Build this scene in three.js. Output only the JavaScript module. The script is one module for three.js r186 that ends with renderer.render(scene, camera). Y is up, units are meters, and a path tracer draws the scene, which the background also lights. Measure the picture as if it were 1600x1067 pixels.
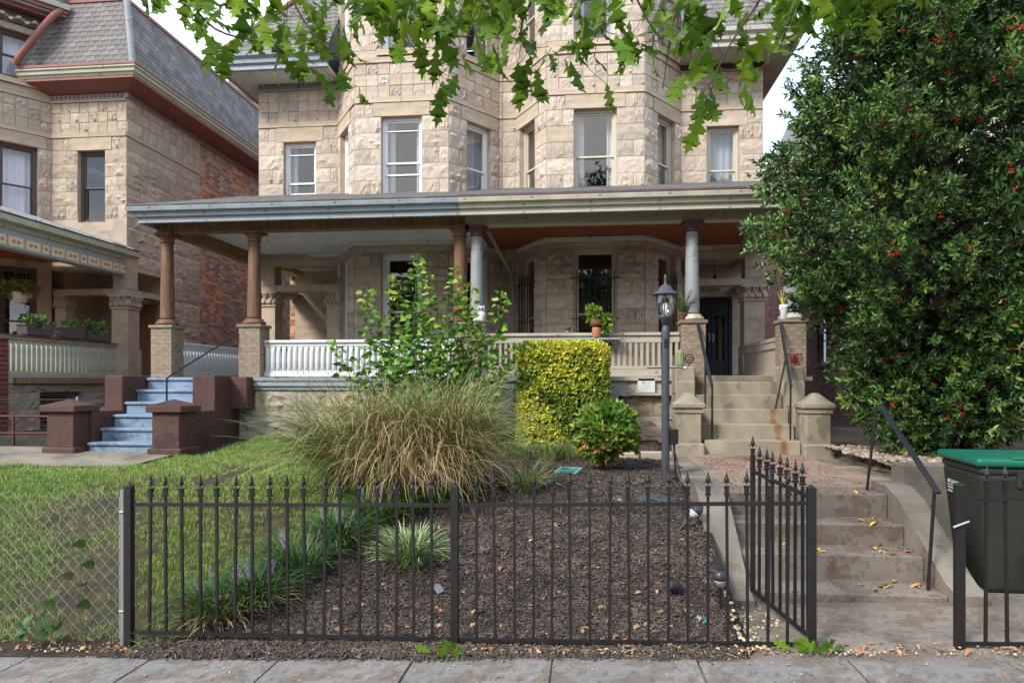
import * as THREE from 'three';
import { mergeGeometries } from 'three/addons/utils/BufferGeometryUtils.js';
import { RoundedBoxGeometry } from 'three/addons/geometries/RoundedBoxGeometry.js';
import { FontLoader } from 'three/addons/loaders/FontLoader.js';
import { TextGeometry } from 'three/addons/geometries/TextGeometry.js';

// ---------------------------------------------------------------- camera, sky, sun, exposure
const scene = new THREE.Scene();
const YAW = 6 * Math.PI / 180;
const camera = new THREE.PerspectiveCamera(51.75, 1600 / 1067, 0.05, 400);
camera.position.set(0, 1.75, 0);
camera.rotation.set(0, YAW, 0);
camera.setViewOffset(1600, 1067, 0, -66.5, 1600, 1067);   // lens shifted up, verticals stay vertical
const renderer = new THREE.WebGLRenderer({ antialias: true });
renderer.setSize(1024, 682);
renderer.toneMapping = THREE.LinearToneMapping;
renderer.toneMappingExposure = 3.3;
renderer.shadowMap.enabled = true;
const SUN = new THREE.Vector3(-0.7, 1.0, 0.62).normalize();
const sun = new THREE.DirectionalLight(new THREE.Color(1, 0.95, 0.86), 1.5);
sun.position.copy(SUN).multiplyScalar(40); sun.target.position.set(0, 2, -8);
sun.castShadow = true; sun.shadow.radius = 28; sun.shadow.mapSize.set(4096, 4096);
Object.assign(sun.shadow.camera, { left: -20, right: 20, top: 20, bottom: -20, near: 1, far: 90 });
scene.add(sun, sun.target);

// ---------------------------------------------------------------- helpers
function rng(seed) { let a = seed >>> 0; return () => { a = (a + 0x6d2b79f5) | 0; let t = Math.imul(a ^ (a >>> 15), 1 | a); t = (t + Math.imul(t ^ (t >>> 7), 61 | t)) ^ t; return ((t ^ (t >>> 14)) >>> 0) / 4294967296; }; }
const R = rng(7);
const rr = (a, b, r = R) => a + (b - a) * r();
const lerp = (a, b, t) => a + (b - a) * t, clamp = (x, a = 0, b = 1) => Math.min(b, Math.max(a, x)), smooth = (a, b, x) => { const t = clamp((x - a) / (b - a)); return t * t * (3 - 2 * t); };
const V = (x, y, z) => new THREE.Vector3(x, y, z);
const hash2 = (x, y, s) => { let h = (x * 374761393 + y * 668265263 + s * 982451653) | 0; h = Math.imul(h ^ (h >>> 13), 1274126177); return ((h ^ (h >>> 16)) >>> 0) / 4294967296; };
const mod = (a, n) => ((a % n) + n) % n;
function vnoise(x, y, p, s) {            // periodic value noise, period p
  const xi = Math.floor(x), yi = Math.floor(y), fx = x - xi, fy = y - yi, sx = fx * fx * (3 - 2 * fx), sy = fy * fy * (3 - 2 * fy);
  const h = (i, j) => hash2(mod(xi + i, p), mod(yi + j, p), s);
  return lerp(lerp(h(0, 0), h(1, 0), sx), lerp(h(0, 1), h(1, 1), sx), sy);
}
function fbm(u, v, base, oct, s, gain = 0.5) { let a = 1, t = 0, n = 0, p = base; for (let i = 0; i < oct; i++) { t += a * vnoise(u * p, v * p, p, s + i * 17); n += a; a *= gain; p *= 2; } return t / n; }
const texCache = {};
function tex(key, n, fn, { srgb = true, repeat = 1, m = n } = {}) {
  if (!texCache[key]) {
    const d = new Uint8Array(n * m * 4);
    for (let j = 0; j < m; j++) for (let i = 0; i < n; i++) { const c = fn(i / n, j / m), k = (j * n + i) * 4; const g = typeof c === 'number' ? [c, c, c] : c; for (let q = 0; q < 3; q++) d[k + q] = clamp(g[q]) * 255; d[k + 3] = 255; }
    const t = new THREE.DataTexture(d, n, m); t.wrapS = t.wrapT = THREE.RepeatWrapping; t.magFilter = THREE.LinearFilter; t.minFilter = THREE.LinearMipmapLinearFilter; t.generateMipmaps = true;
    if (srgb) t.colorSpace = THREE.SRGBColorSpace; t.needsUpdate = true; texCache[key] = t;
  }
  const t = repeat === 1 ? texCache[key] : texCache[key].clone();
  if (repeat !== 1) { t.repeat.set(repeat, repeat); t.needsUpdate = true; }
  return t;
}
const lin = (r, g, b) => new THREE.Color().setRGB(r, g, b);
function mat(c, rough = 0.8, o = {}) { const m = new THREE.MeshStandardMaterial({ color: Array.isArray(c) ? lin(...c) : c, roughness: rough, ...o }); return m; }
function clean(g) { const q = g.index ? g.toNonIndexed() : g; for (const k of Object.keys(q.attributes)) if (!['position', 'normal', 'uv'].includes(k)) q.deleteAttribute(k); q.morphAttributes = {}; if (!q.attributes.normal) q.computeVertexNormals(); if (!q.attributes.uv) q.setAttribute('uv', new THREE.BufferAttribute(new Float32Array(q.attributes.position.count * 2), 2)); return q; }
function boxUV(g, s = 1) {               // uv in metres by the way a face points, in the mesh's own axes
  const p = g.attributes.position, uv = g.attributes.uv, a = V(), b = V(), c = V(), n = V();
  for (let i = 0; i < p.count; i += 3) {
    a.fromBufferAttribute(p, i); b.fromBufferAttribute(p, i + 1); c.fromBufferAttribute(p, i + 2);
    n.copy(b).sub(a).cross(c.clone().sub(a)); const ax = Math.abs(n.x), ay = Math.abs(n.y), az = Math.abs(n.z);
    [a, b, c].forEach((q, k) => { if (ay >= ax && ay >= az) uv.setXY(i + k, q.x * s, q.z * s); else if (ax >= az) uv.setXY(i + k, q.z * s, q.y * s); else uv.setXY(i + k, q.x * s, q.y * s); });
  }
  uv.needsUpdate = true; return g;
}
const mg = (list, s) => { const l = (Array.isArray(list) ? list : [list]).map(clean); return boxUV(l.length > 1 ? mergeGeometries(l) : l[0], s); };
const Bx = (x0, x1, y0, y1, z0, z1) => new THREE.BoxGeometry(Math.abs(x1 - x0), Math.abs(y1 - y0), Math.abs(z1 - z0)).translate((x0 + x1) / 2, (y0 + y1) / 2, (z0 + z1) / 2);
const RB = (x0, x1, y0, y1, z0, z1, r = 0.012) => new RoundedBoxGeometry(Math.abs(x1 - x0), Math.abs(y1 - y0), Math.abs(z1 - z0), 2, r).translate((x0 + x1) / 2, (y0 + y1) / 2, (z0 + z1) / 2);
function Cy(a, b, r0, r1 = r0, n = 8) { const d = b.clone().sub(a), g = new THREE.CylinderGeometry(r1, r0, d.length(), n, 1); g.applyQuaternion(new THREE.Quaternion().setFromUnitVectors(V(0, 1, 0), d.clone().normalize())); return g.translate((a.x + b.x) / 2, (a.y + b.y) / 2, (a.z + b.z) / 2); }
const La = (pts, n = 24) => new THREE.LatheGeometry(pts.map(([r, y]) => new THREE.Vector2(r, y)), n);
const Tu = (pts, r, seg = 24, n = 6) => new THREE.TubeGeometry(new THREE.CatmullRomCurve3(pts), seg, r, n);
function taperTube(pts, r0, r1, n = 7) {   // a limb that tapers along its length
  const c = new THREE.CatmullRomCurve3(pts), seg = Math.max(4, pts.length * 4), g = new THREE.TubeGeometry(c, seg, 1, n), p = g.attributes.position;
  for (let i = 0; i <= seg; i++) { const o = c.getPointAt(i / seg), r = lerp(r0, r1, i / seg); for (let j = 0; j <= n; j++) { const k = i * (n + 1) + j; p.setXYZ(k, o.x + (p.getX(k) - o.x) * r, o.y + (p.getY(k) - o.y) * r, o.z + (p.getZ(k) - o.z) * r); } }
  return g;
}
function prism(pts, x0, x1) {            // profile of (z, y) swept along x
  const s = new THREE.Shape(pts.map(([z, y]) => new THREE.Vector2(-z, y)));
  return new THREE.ExtrudeGeometry(s, { depth: x1 - x0, bevelEnabled: false }).rotateY(Math.PI / 2).translate(x0, 0, 0);
}
function sweep(pts, path) {              // profile of (out, y) carried along a mitred path of [x, z, outX, outZ]
  const pos = [], n = pts.length, at = (k, i) => { const [x, z, a, b] = path[k], [o, y] = pts[i]; return [x + a * o, y, z + b * o]; };
  for (let k = 0; k + 1 < path.length; k++) for (let i = 0; i < n; i++) { const a = at(k, i), b = at(k + 1, i), c = at(k + 1, (i + 1) % n), d = at(k, (i + 1) % n); pos.push(...a, ...b, ...c, ...a, ...c, ...d); }
  const g = new THREE.BufferGeometry(); g.setAttribute('position', new THREE.Float32BufferAttribute(pos, 3)); g.computeVertexNormals(); return g;
}
const names = {};
function numbered(n) { const k = names[n] = (names[n] ?? -1) + 1; return k ? n + '_' + String(k).padStart(3, '0') : n; }
function M(name, geo, m, parent = scene, s = 1) {
  const o = new THREE.Mesh(geo instanceof THREE.BufferGeometry && geo.userData.keep ? geo : mg(geo, s), m);
  o.name = parent === scene ? numbered(name) : name; o.castShadow = o.receiveShadow = true; parent.add(o); return o;
}
const keep = (g) => { g.userData.keep = true; return g; };
function tag(o, label, category, group, kind) { if (label) o.userData.label = label; if (category) o.userData.category = category; if (group) o.userData.group = group; if (kind) o.userData.kind = kind; return o; }
function thing(name, label, category, pos = [0, 0, 0], group, turn = 0) { const o = new THREE.Group(); o.name = numbered(name); o.position.set(...pos); o.rotation.y = turn; scene.add(o); return tag(o, label, category, group); }
function struct(name, geo, m, label, s) { const o = M(name, geo, m, scene, s); return tag(o, label, name.replace(/_/g, ' '), null, 'structure'); }

// ---------------------------------------------------------------- sky: thin bright cloud over pale blue
{
  const W = 1024, H = 512, d = new Float32Array(W * H * 4);
  for (let j = 0; j < H; j++) {
    const el = ((j + 0.5) / H - 0.5) * Math.PI, e = Math.sin(el);
    for (let i = 0; i < W; i++) {
      const az = (i / W) * Math.PI * 2, k = (j * W + i) * 4;
      const q = 1 / (Math.max(e, 0) + 0.18), x = Math.cos(az) * Math.cos(el) * q, y = Math.sin(az) * Math.cos(el) * q;
      const c = smooth(0.34, 0.62, fbm(x * 0.05 + 0.5, y * 0.05 + 0.5, 16, 6, 3, 0.55));
      const t = clamp(e), blue = [lerp(0.33, 0.2, t), lerp(0.43, 0.32, t), lerp(0.56, 0.52, t)], w = 0.7 + 0.08 * c;
      const g = e < 0 ? 0 : 1;
      for (let n = 0; n < 3; n++) d[k + n] = g ? lerp(blue[n], w * [1.01, 1, 0.99][n], 0.12 + 0.85 * c) : [0.16, 0.15, 0.13][n];
      d[k + 3] = 1;
    }
  }
  const t = new THREE.DataTexture(d, W, H, THREE.RGBAFormat, THREE.FloatType); t.mapping = THREE.EquirectangularReflectionMapping; t.magFilter = THREE.LinearFilter; t.needsUpdate = true;
  scene.background = t; scene.environment = t;
}

// ---------------------------------------------------------------- materials
const nz = (k) => (u, v) => fbm(u, v, k, 5, 11, 0.6);
const T = {
  rock: () => tex('rock', 512, (u, v) => { const a = fbm(u, v, 5, 6, 2, 0.55), b = Math.abs(fbm(u, v, 4, 4, 41) - 0.5) * 2; return 0.65 * a + 0.35 * (1 - b); }, { srgb: false }),
  rockCol: () => tex('rockCol', 512, (u, v) => { const a = fbm(u, v, 4, 6, 5, 0.6), s = smooth(0.62, 0.75, fbm(u, v, 9, 4, 77)); const wx = smooth(0.56, 0.7, fbm(u, v, 3, 5, 177, 0.6)); const g = 0.95 + 0.18 * (a - 0.5) - 0.07 * s - 0.04 * wx; return [g, g * 0.985, g * 0.965]; }),
  conc: () => tex('conc', 512, (u, v) => { const a = fbm(u, v, 3, 6, 21, 0.62), sp = hash2(Math.floor(u * 512), Math.floor(v * 512), 9), st = smooth(0.6, 0.72, fbm(u, v, 5, 5, 90)); let g = 0.74 + 0.42 * (a - 0.5) + 0.11 * (sp - 0.5) - 0.13 * st; return [g, g * 0.985, g * 0.96]; }),
  dirty: () => tex('dirty', 1024, (u, v) => { const a = fbm(u, v, 3, 7, 221, 0.66), sp = hash2(Math.floor(u * 512), Math.floor(v * 512), 9), st = smooth(0.5, 0.62, fbm(u, v, 6, 6, 290, 0.62)), dk = smooth(0.6, 0.68, fbm(u, v, 26, 4, 291)); let g = 0.86 + 0.34 * (a - 0.5) + 0.15 * (sp - 0.5) - 0.1 * st - 0.1 * dk; return [g, g * (0.985 - 0.05 * st), g * (0.96 - 0.09 * st)]; }),
  concB: () => tex('concB', 512, (u, v) => 0.6 * fbm(u, v, 24, 4, 31, 0.7) + 0.4 * hash2(Math.floor(u * 256), Math.floor(v * 256), 3), { srgb: false }),
  paint: () => tex('paint', 512, (u, v) => { const a = fbm(u, v, 3, 6, 61, 0.6), chip = smooth(0.69, 0.73, fbm(u, v, 14, 4, 63, 0.65)); const g = 0.9 + 0.2 * (a - 0.5); return [g - 0.22 * chip, g - 0.26 * chip, g - 0.3 * chip]; }),
  worn: () => tex('worn', 512, (u, v) => { const a = fbm(u, v, 4, 6, 161, 0.65), chip = smooth(0.67, 0.71, fbm(u, v, 14, 5, 163, 0.65)), d = smooth(0.55, 0.7, fbm(u, v, 5, 6, 165, 0.65)); const g = 0.93 + 0.3 * (a - 0.5) - 0.16 * d; return [g - 0.2 * chip, g - 0.24 * chip, g * 0.99 - 0.3 * chip]; }),
  rusty: () => tex('rusty', 256, (u, v) => { const r = smooth(0.6, 0.72, fbm(u, v, 12, 5, 195, 0.65)), g = 0.7 + 0.3 * fbm(u, v, 20, 3, 196); return [g + 0.3 * r, g, g - 0.08 * r]; }),
  paintB: () => tex('paintB', 256, (u, v) => fbm(u, v, 20, 3, 68), { srgb: false }),
  wood: () => tex('wood', 512, (u, v) => { const g = fbm(u * 1, v, 4, 3, 71) * 0.4 + fbm(u, v * 0.0625 + 0.2, 64, 3, 72) * 0.6, d = 0.74 + 0.5 * (g - 0.5); return [d, d * 0.96, d * 0.9]; }),
  soil: () => tex('soil', 512, (u, v) => { const a = fbm(u, v, 8, 6, 81, 0.7), b = hash2(Math.floor(u * 300), Math.floor(v * 300), 4); const g = 0.55 + 0.6 * (a - 0.5) + 0.18 * (b - 0.5); return [g, g * 0.9, g * 0.82]; }),
  soilB: () => tex('soilB', 512, (u, v) => fbm(u, v, 40, 4, 85, 0.7), { srgb: false }),
  brick: () => tex('brick', 1024, (u, v) => {          // courses 75 mm, bricks 215 mm, one tile 2.4 m
    const row = Math.floor(v * 32), fv = v * 32 - row, x = u * 11 + (row % 2 ? 0.5 : 0), col = Math.floor(x), fu = x - col;
    const j = fv < 0.13 || fu < 0.045, h = hash2(col % 11, row, 5), k = hash2(col % 11, row, 15), n = fbm(u, v, 40, 4, 6), big = smooth(0.3, 0.56, fbm(u, v, 3, 4, 12));
    if (j) return [0.62 + 0.2 * (n - 0.5), 0.57 + 0.2 * (n - 0.5), 0.52 + 0.2 * (n - 0.5)];
    const g = 0.82 + 0.4 * (h - 0.5) + 0.25 * (n - 0.5), grey = [0.7, 0.61, 0.55], red = [0.86, 0.6, 0.46], m = clamp(big * 0.9 + 0.35 * (k - 0.5));
    return [0, 1, 2].map((q) => g * lerp(red[q], grey[q], m));
  }),
  slate: () => tex('slate', 256, (u, v) => { const g = 0.75 + 0.5 * (fbm(u, v, 5, 5, 24, 0.6) - 0.5); return [g, g, g * 1.01]; }),
  shingle: () => tex('shingle', 512, (u, v) => { const row = Math.floor(v * 14), fv = v * 14 - row, col = Math.floor(u * 8 + row * 0.5), n = hash2(Math.floor(u * 256), Math.floor(v * 256), 7), h = hash2(col % 8, row, 8); return (fv < 0.1 ? 0.35 : 0.6) + 0.2 * (h - 0.5) + 0.3 * (n - 0.5); }),
  leafv: () => tex('leafv', 128, (u, v) => 0.85 + 0.3 * (fbm(u, v, 6, 4, 34) - 0.5)),
};
const stoneTones = [[0.53, 0.45, 0.385], [0.49, 0.415, 0.35], [0.57, 0.495, 0.43], [0.51, 0.43, 0.36], [0.46, 0.385, 0.32], [0.54, 0.455, 0.385], [0.58, 0.51, 0.445], [0.43, 0.375, 0.325]];
const mkStone = (c, b = 0.0105) => mat(c, 0.92, { map: T.rockCol(), bumpMap: T.rock(), bumpScale: b });
const STONE = stoneTones.map((c) => mkStone(c));
const SMOOTH = [[0.52, 0.435, 0.34], [0.49, 0.405, 0.31], [0.54, 0.45, 0.36]].map((c) => mkStone(c, 0.003));
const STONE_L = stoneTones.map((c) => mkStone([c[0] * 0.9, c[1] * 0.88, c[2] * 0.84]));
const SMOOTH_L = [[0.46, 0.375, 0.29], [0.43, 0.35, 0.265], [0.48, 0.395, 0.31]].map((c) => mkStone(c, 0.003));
const FOUND = [[0.42, 0.35, 0.27], [0.36, 0.31, 0.25], [0.47, 0.38, 0.28], [0.4, 0.35, 0.29]].map((c) => mkStone(c, 0.016));
const P = {
  mortar: mat([0.47, 0.39, 0.32], 0.95, { map: T.rockCol(), bumpMap: T.concB(), bumpScale: 0.004 }),
  conc: mat([0.36, 0.315, 0.26], 0.95, { map: T.conc(), bumpMap: T.concB(), bumpScale: 0.004 }),
  concDark: mat([0.25, 0.215, 0.185], 0.95, { map: T.dirty(), bumpMap: T.concB(), bumpScale: 0.004 }),
  slab: mat([0.235, 0.23, 0.225], 0.95, { map: T.dirty(), bumpMap: T.concB(), bumpScale: 0.002 }),
  pathSlab: mat([0.44, 0.35, 0.285], 0.95, { map: T.conc(), bumpMap: T.concB(), bumpScale: 0.004 }),
  cream: mat([0.57, 0.53, 0.43], 0.7, { map: T.paint(), bumpMap: T.paintB(), bumpScale: 0.002 }),
  creamRail: mat([0.47, 0.42, 0.35], 0.75, { map: T.paint(), bumpMap: T.paintB(), bumpScale: 0.002 }),
  white: mat([0.74, 0.75, 0.77], 0.7, { map: T.paint(), bumpMap: T.paintB(), bumpScale: 0.002 }),
  ceilWhite: mat([0.78, 0.77, 0.75], 0.85, { map: T.paint() }),
  greyPaint: mat([0.29, 0.31, 0.315], 0.65, { map: T.paint(), bumpMap: T.paintB(), bumpScale: 0.002 }),
  blueGrey: mat([0.33, 0.38, 0.42], 0.6, { map: T.paint(), bumpMap: T.paintB(), bumpScale: 0.002 }),
  blue: mat([0.2, 0.28, 0.39], 0.75, { map: T.worn(), bumpMap: T.concB(), bumpScale: 0.002 }),
  brown: mat([0.29, 0.155, 0.095], 0.75, { map: T.wood(), bumpMap: T.paintB(), bumpScale: 0.002 }),
  oldWood: mat([0.45, 0.28, 0.17], 0.85, { map: T.wood(), bumpMap: T.wood(), bumpScale: 0.004 }),
  brownMas: mat([0.085, 0.036, 0.028], 0.75, { map: T.worn(), bumpMap: T.concB(), bumpScale: 0.006 }),
  redWood: mat([0.44, 0.125, 0.05], 0.5, { map: T.wood() }),
  plum: mat([0.14, 0.045, 0.06], 0.6, { map: T.paint() }),
  redTrim: mat([0.3, 0.11, 0.085], 0.65, { map: T.paint() }),
  greenCream: mat([0.5, 0.5, 0.38], 0.65, { map: T.paint() }),
  iron: mat([0.01, 0.0085, 0.008], 0.6, { map: T.rusty(), bumpMap: T.paintB(), bumpScale: 0.001 }),
  ironRail: mat([0.03, 0.032, 0.038], 0.4, { metalness: 0.4 }),
  galv: mat([0.45, 0.45, 0.44], 0.45, { metalness: 0.8 }),

  dark: mat([0.02, 0.02, 0.022], 0.8),
  navy: mat([0.014, 0.016, 0.03], 0.45),
  frameBrown: mat([0.09, 0.055, 0.05], 0.6),
  frameCream: mat([0.5, 0.46, 0.37], 0.6),
  frameWhite: mat([0.75, 0.76, 0.77], 0.5),
  curtain: mat([0.42, 0.43, 0.45], 0.95), blind: mat([0.62, 0.6, 0.64], 0.8), greyCloth: mat([0.24, 0.27, 0.31], 0.95),
  terra: mat([0.42, 0.17, 0.08], 0.85, { map: T.conc() }),
  meter: mat([0.36, 0.41, 0.41], 0.5, { metalness: 0.2, map: T.paint() }),
  roofing: mat([0.28, 0.26, 0.25], 0.95, { map: T.shingle() }),
  plasticBlack: mat([0.012, 0.012, 0.014], 0.4),
  bark: mat([0.13, 0.1, 0.075], 0.95, { map: T.soil(), bumpMap: T.soilB(), bumpScale: 0.01 }),
  twig: mat([0.09, 0.06, 0.04], 0.9),
};
P.brick = mat([1, 0.9, 0.86], 0.92, { map: T.brick() });
P.glass = new THREE.MeshPhysicalMaterial({ color: 0xffffff, roughness: 0.015, transmission: 1, thickness: 0, ior: 1.85, specularIntensity: 1 });
const leafMat = (o = {}) => new THREE.MeshPhysicalMaterial({ color: 0xffffff, roughness: 0.5, side: THREE.DoubleSide, transmission: 0.28, thickness: 0, specularIntensity: 0.35, ...o });
P.brick.map.repeat.set(1 / 2.4, 1 / 2.4); P.roofing.map.repeat.set(0.5, 0.5);

// ---------------------------------------------------------------- terrain: the street climbs to the right, the front gardens are banked up behind the fence
const streetY = (x) => 0.037 * clamp(x, -14, 14);
const prof = (pts, z) => { for (let i = 1; i < pts.length; i++) if (z >= pts[i][0]) return lerp(pts[i][1], pts[i - 1][1], (z - pts[i][0]) / (pts[i - 1][0] - pts[i][0])); return pts[pts.length - 1][1]; };
const bank = [[-4.6, 0], [-4.9, 0.05], [-5.4, 0.22], [-6.0, 0.44], [-6.6, 0.6], [-7.4, 0.69], [-9.3, 0.78], [-10.7, 0.9], [-14, 0.95], [-60, 1.0]];
function G(x, z) {
  if (z > -4.6) return streetY(x);
  const left = streetY(x) * (1 - smooth(4.6, 7.5, -z));
  const back = lerp(lerp(0.7, 0.78, clamp((-6.6 - z) / 2.7)), 0.95, smooth(3.28, 3.6, x));
  const right = streetY(x) + (back - streetY(x)) * smooth(7.02, 7.1, -z);
  return lerp(left + prof(bank, z), right, z > -10 ? smooth(1.06, 1.12, x) : smooth(2.86, 2.92, x));
}
function sheet(xs, zs, yf, keepFn) {
  const pos = [], uv = [], idx = [], id = new Map();
  const vid = (i, j) => { const k = i * 10000 + j; if (!id.has(k)) { id.set(k, pos.length / 3); pos.push(xs[i], yf(xs[i], zs[j]), zs[j]); uv.push(xs[i], zs[j]); } return id.get(k); };
  for (let i = 0; i + 1 < xs.length; i++) for (let j = 0; j + 1 < zs.length; j++) { if (keepFn && !keepFn((xs[i] + xs[i + 1]) / 2, (zs[j] + zs[j + 1]) / 2)) continue; const a = vid(i, j), b = vid(i + 1, j), c = vid(i + 1, j + 1), d = vid(i, j + 1); idx.push(a, c, b, a, d, c); }
  const g = new THREE.BufferGeometry(); g.setAttribute('position', new THREE.Float32BufferAttribute(pos, 3)); g.setAttribute('uv', new THREE.Float32BufferAttribute(uv, 2)); g.setIndex(idx); g.computeVertexNormals();
  if (g.attributes.normal.getY(0) < 0) { const ix = g.index.array; for (let k = 0; k < ix.length; k += 3) { const t = ix[k]; ix[k] = ix[k + 1]; ix[k + 1] = t; } g.computeVertexNormals(); }
  return keep(g);
}
const range = (a, b, d) => { const o = [], n = Math.max(1, Math.round((b - a) / d)); for (let i = 0; i <= n; i++) o.push(lerp(a, b, i / n)); return o; };
{
  const xs = [-160, -80, -40, ...range(-20, 1.0, 0.6), 1.06, 1.09, 1.12, 1.5, 2.2, 2.8, 2.86, 2.89, 2.92, 3.2, 3.28, 3.36, 3.44, 3.52, 3.6, ...range(4, 20, 0.8), 40, 80, 160];
  const zz = [160, 60, 20, 5, 0, -2, -3, -4, -4.5, -4.6, -4.75, -4.9, -5.1, -5.4, -5.7, -6.0, -6.3, -6.6, -7.0, -7.03, -7.06, -7.09, -7.4, -7.8, -8.4, -9.3, -10, -10.7, -12, -14, -18, -26, -40, -80, -160].sort((a, b) => a - b);
  struct('ground', sheet(xs, zz, (x, z) => G(x, z) - 0.03), mat([0.1, 0.075, 0.05], 1, { map: T.soil(), bumpMap: T.soilB(), bumpScale: 0.01 }), 'bare earth ground under the gardens and the pavement');
}
const lumpy = (x, z, a) => a * (fbm(mod(x, 8) / 8, mod(z, 8) / 8, 16, 4, 55) - 0.5);
// the lawn and the mulch bed share a slanting edge from the fence to the grass clump
const bedEdge = (z) => prof([[-4.6, -2.85], [-5.2, -2.45], [-5.9, -2.0], [-6.5, -1.7], [-7.2, -1.5], [-8.2, -1.9], [-10.8, -2.3]], z);
{
  struct('lawn', sheet(range(-16, -1.2, 0.08), range(-10.72, -4.64, 0.08), (x, z) => G(x, z) + 0.006 + lumpy(x, z, 0.05), (x, z) => x < bedEdge(z) + lumpy(x * 3, z * 3, 0.25) && !(x < -5.55 && z < -8.05) && !(x < -5.1 && z < -9.0)), mat([0.13, 0.13, 0.05], 1, { map: T.soil(), bumpMap: T.soilB(), bumpScale: 0.01 }), 'patchy green lawn sloping up behind the fences');
  struct('mulch_bed', sheet(range(-3.2, 1.06, 0.045), range(-10.72, -4.465, 0.045), (x, z) => G(x, z) + (z > -4.56 ? 0.008 : 0.016) + lumpy(x, z, 0.06) + lumpy(x * 4, z * 4, 0.035), (x, z) => x >= bedEdge(z) - 0.12 + lumpy(x * 3, z * 3, 0.25) || z > -4.72), mat([0.085, 0.056, 0.042], 1, { map: T.soil(), bumpMap: T.soilB(), bumpScale: 0.02 }), 'sloping garden bed of dark brown mulch');
  struct('verge_strip', sheet(range(-9, -3.2, 0.08), range(-4.72, -4.465, 0.05), (x, z) => G(x, z) + 0.014 + lumpy(x * 4, z * 4, 0.03)), mat([0.11, 0.075, 0.05], 1, { map: T.soil(), bumpMap: T.soilB(), bumpScale: 0.015 }), 'strip of leaf litter under the chain link fence');
}
// pavement: one slab after another, joints open
{
  const t = Math.atan(0.037), w = struct('sidewalk', Bx(-9, 9, -0.1, -0.004, -4.5, 1.2), P.concDark, 'grey concrete sidewalk in square slabs along the fence');
  w.rotation.z = t;
  for (let k = -9; k < 9; k++) for (const [z0, z1] of [[-4.497, -3.0], [-3.0, -1.5]]) {
    const x = 0.69 + 0.9 * k; const s = M('slab', RB(x + 0.006, x + 0.894, -0.06, 0.012 + rr(-0.002, 0.002), z0 + 0.005, z1 - 0.005, 0.006), P.slab, w);
  }
}
// forecourt inside the gate: flat concrete, then the walk above the steps
struct('gate_forecourt', sheet(range(1.02, 5.6, 0.12), range(-6.98, -4.48, 0.1), (x, z) => streetY(x) + lerp(0.002, 0.022, smooth(4.5, 4.75, -z)) + lumpy(x, z, 0.012) * smooth(4.5, 4.75, -z), (x, z) => x > 2.8 || z > -5.75), P.concDark, 'worn concrete paving inside the open gate');
{
  const ld = (z) => lerp(0.76, 0.835, clamp((-6.6 - z) / 2.7));
  const w = struct('front_walk', sheet(range(1.0, 3.3, 0.1), range(-9.35, -6.95, 0.1), (x, z) => ld(z) - 0.02 ), P.concDark, 'pinkish concrete walk between the two flights of steps');
  for (const [z0, z1] of [[-7.42, -6.96], [-8.35, -7.43], [-9.36, -8.36]]) for (const [x0, x1, m] of [[1.27, 2.78, P.pathSlab], [0.98, 1.26, P.conc], [2.79, 3.3, P.pathSlab]]) {
    if (x0 > 2.7 && z0 < -9) continue;
    const g = mg(RB(x0, x1, -0.05, 0.012, z0, z1, 0.008)); const p = g.attributes.position; for (let i = 0; i < p.count; i++) p.setY(i, p.getY(i) + ld(p.getZ(i))); g.computeVertexNormals(); M('slab', g, m, w);
  }
  const g2 = struct('planting_ground', sheet(range(2.75, 9, 0.08), range(-13.5, -7.12, 0.1), (x, z) => lerp(0.74, 0.955, smooth(3.2, 3.6, x)) + lumpy(x * 2, z * 2, 0.05), (x, z) => true), mat([0.16, 0.12, 0.09], 1, { map: T.soil(), bumpMap: T.soilB(), bumpScale: 0.02 }), 'brown earth and gravel under the holly tree');
  const lw = struct('side_path', sheet(range(-12, -5.6, 0.2), range(-9.6, -8.05, 0.15), (x, z) => G(x, z) + 0.02), P.conc, 'concrete path leading to the blue steps', 1);
  struct('yard_earth', sheet(range(-12, -7.3, 0.2), range(-13.9, -9.62, 0.2), (x, z) => G(x, z) + 0.02 + lumpy(x, z, 0.05)), mat([0.11, 0.1, 0.05], 1, { map: T.soil() }), 'weedy strip of earth beside the neighbouring porch');
}

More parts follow.
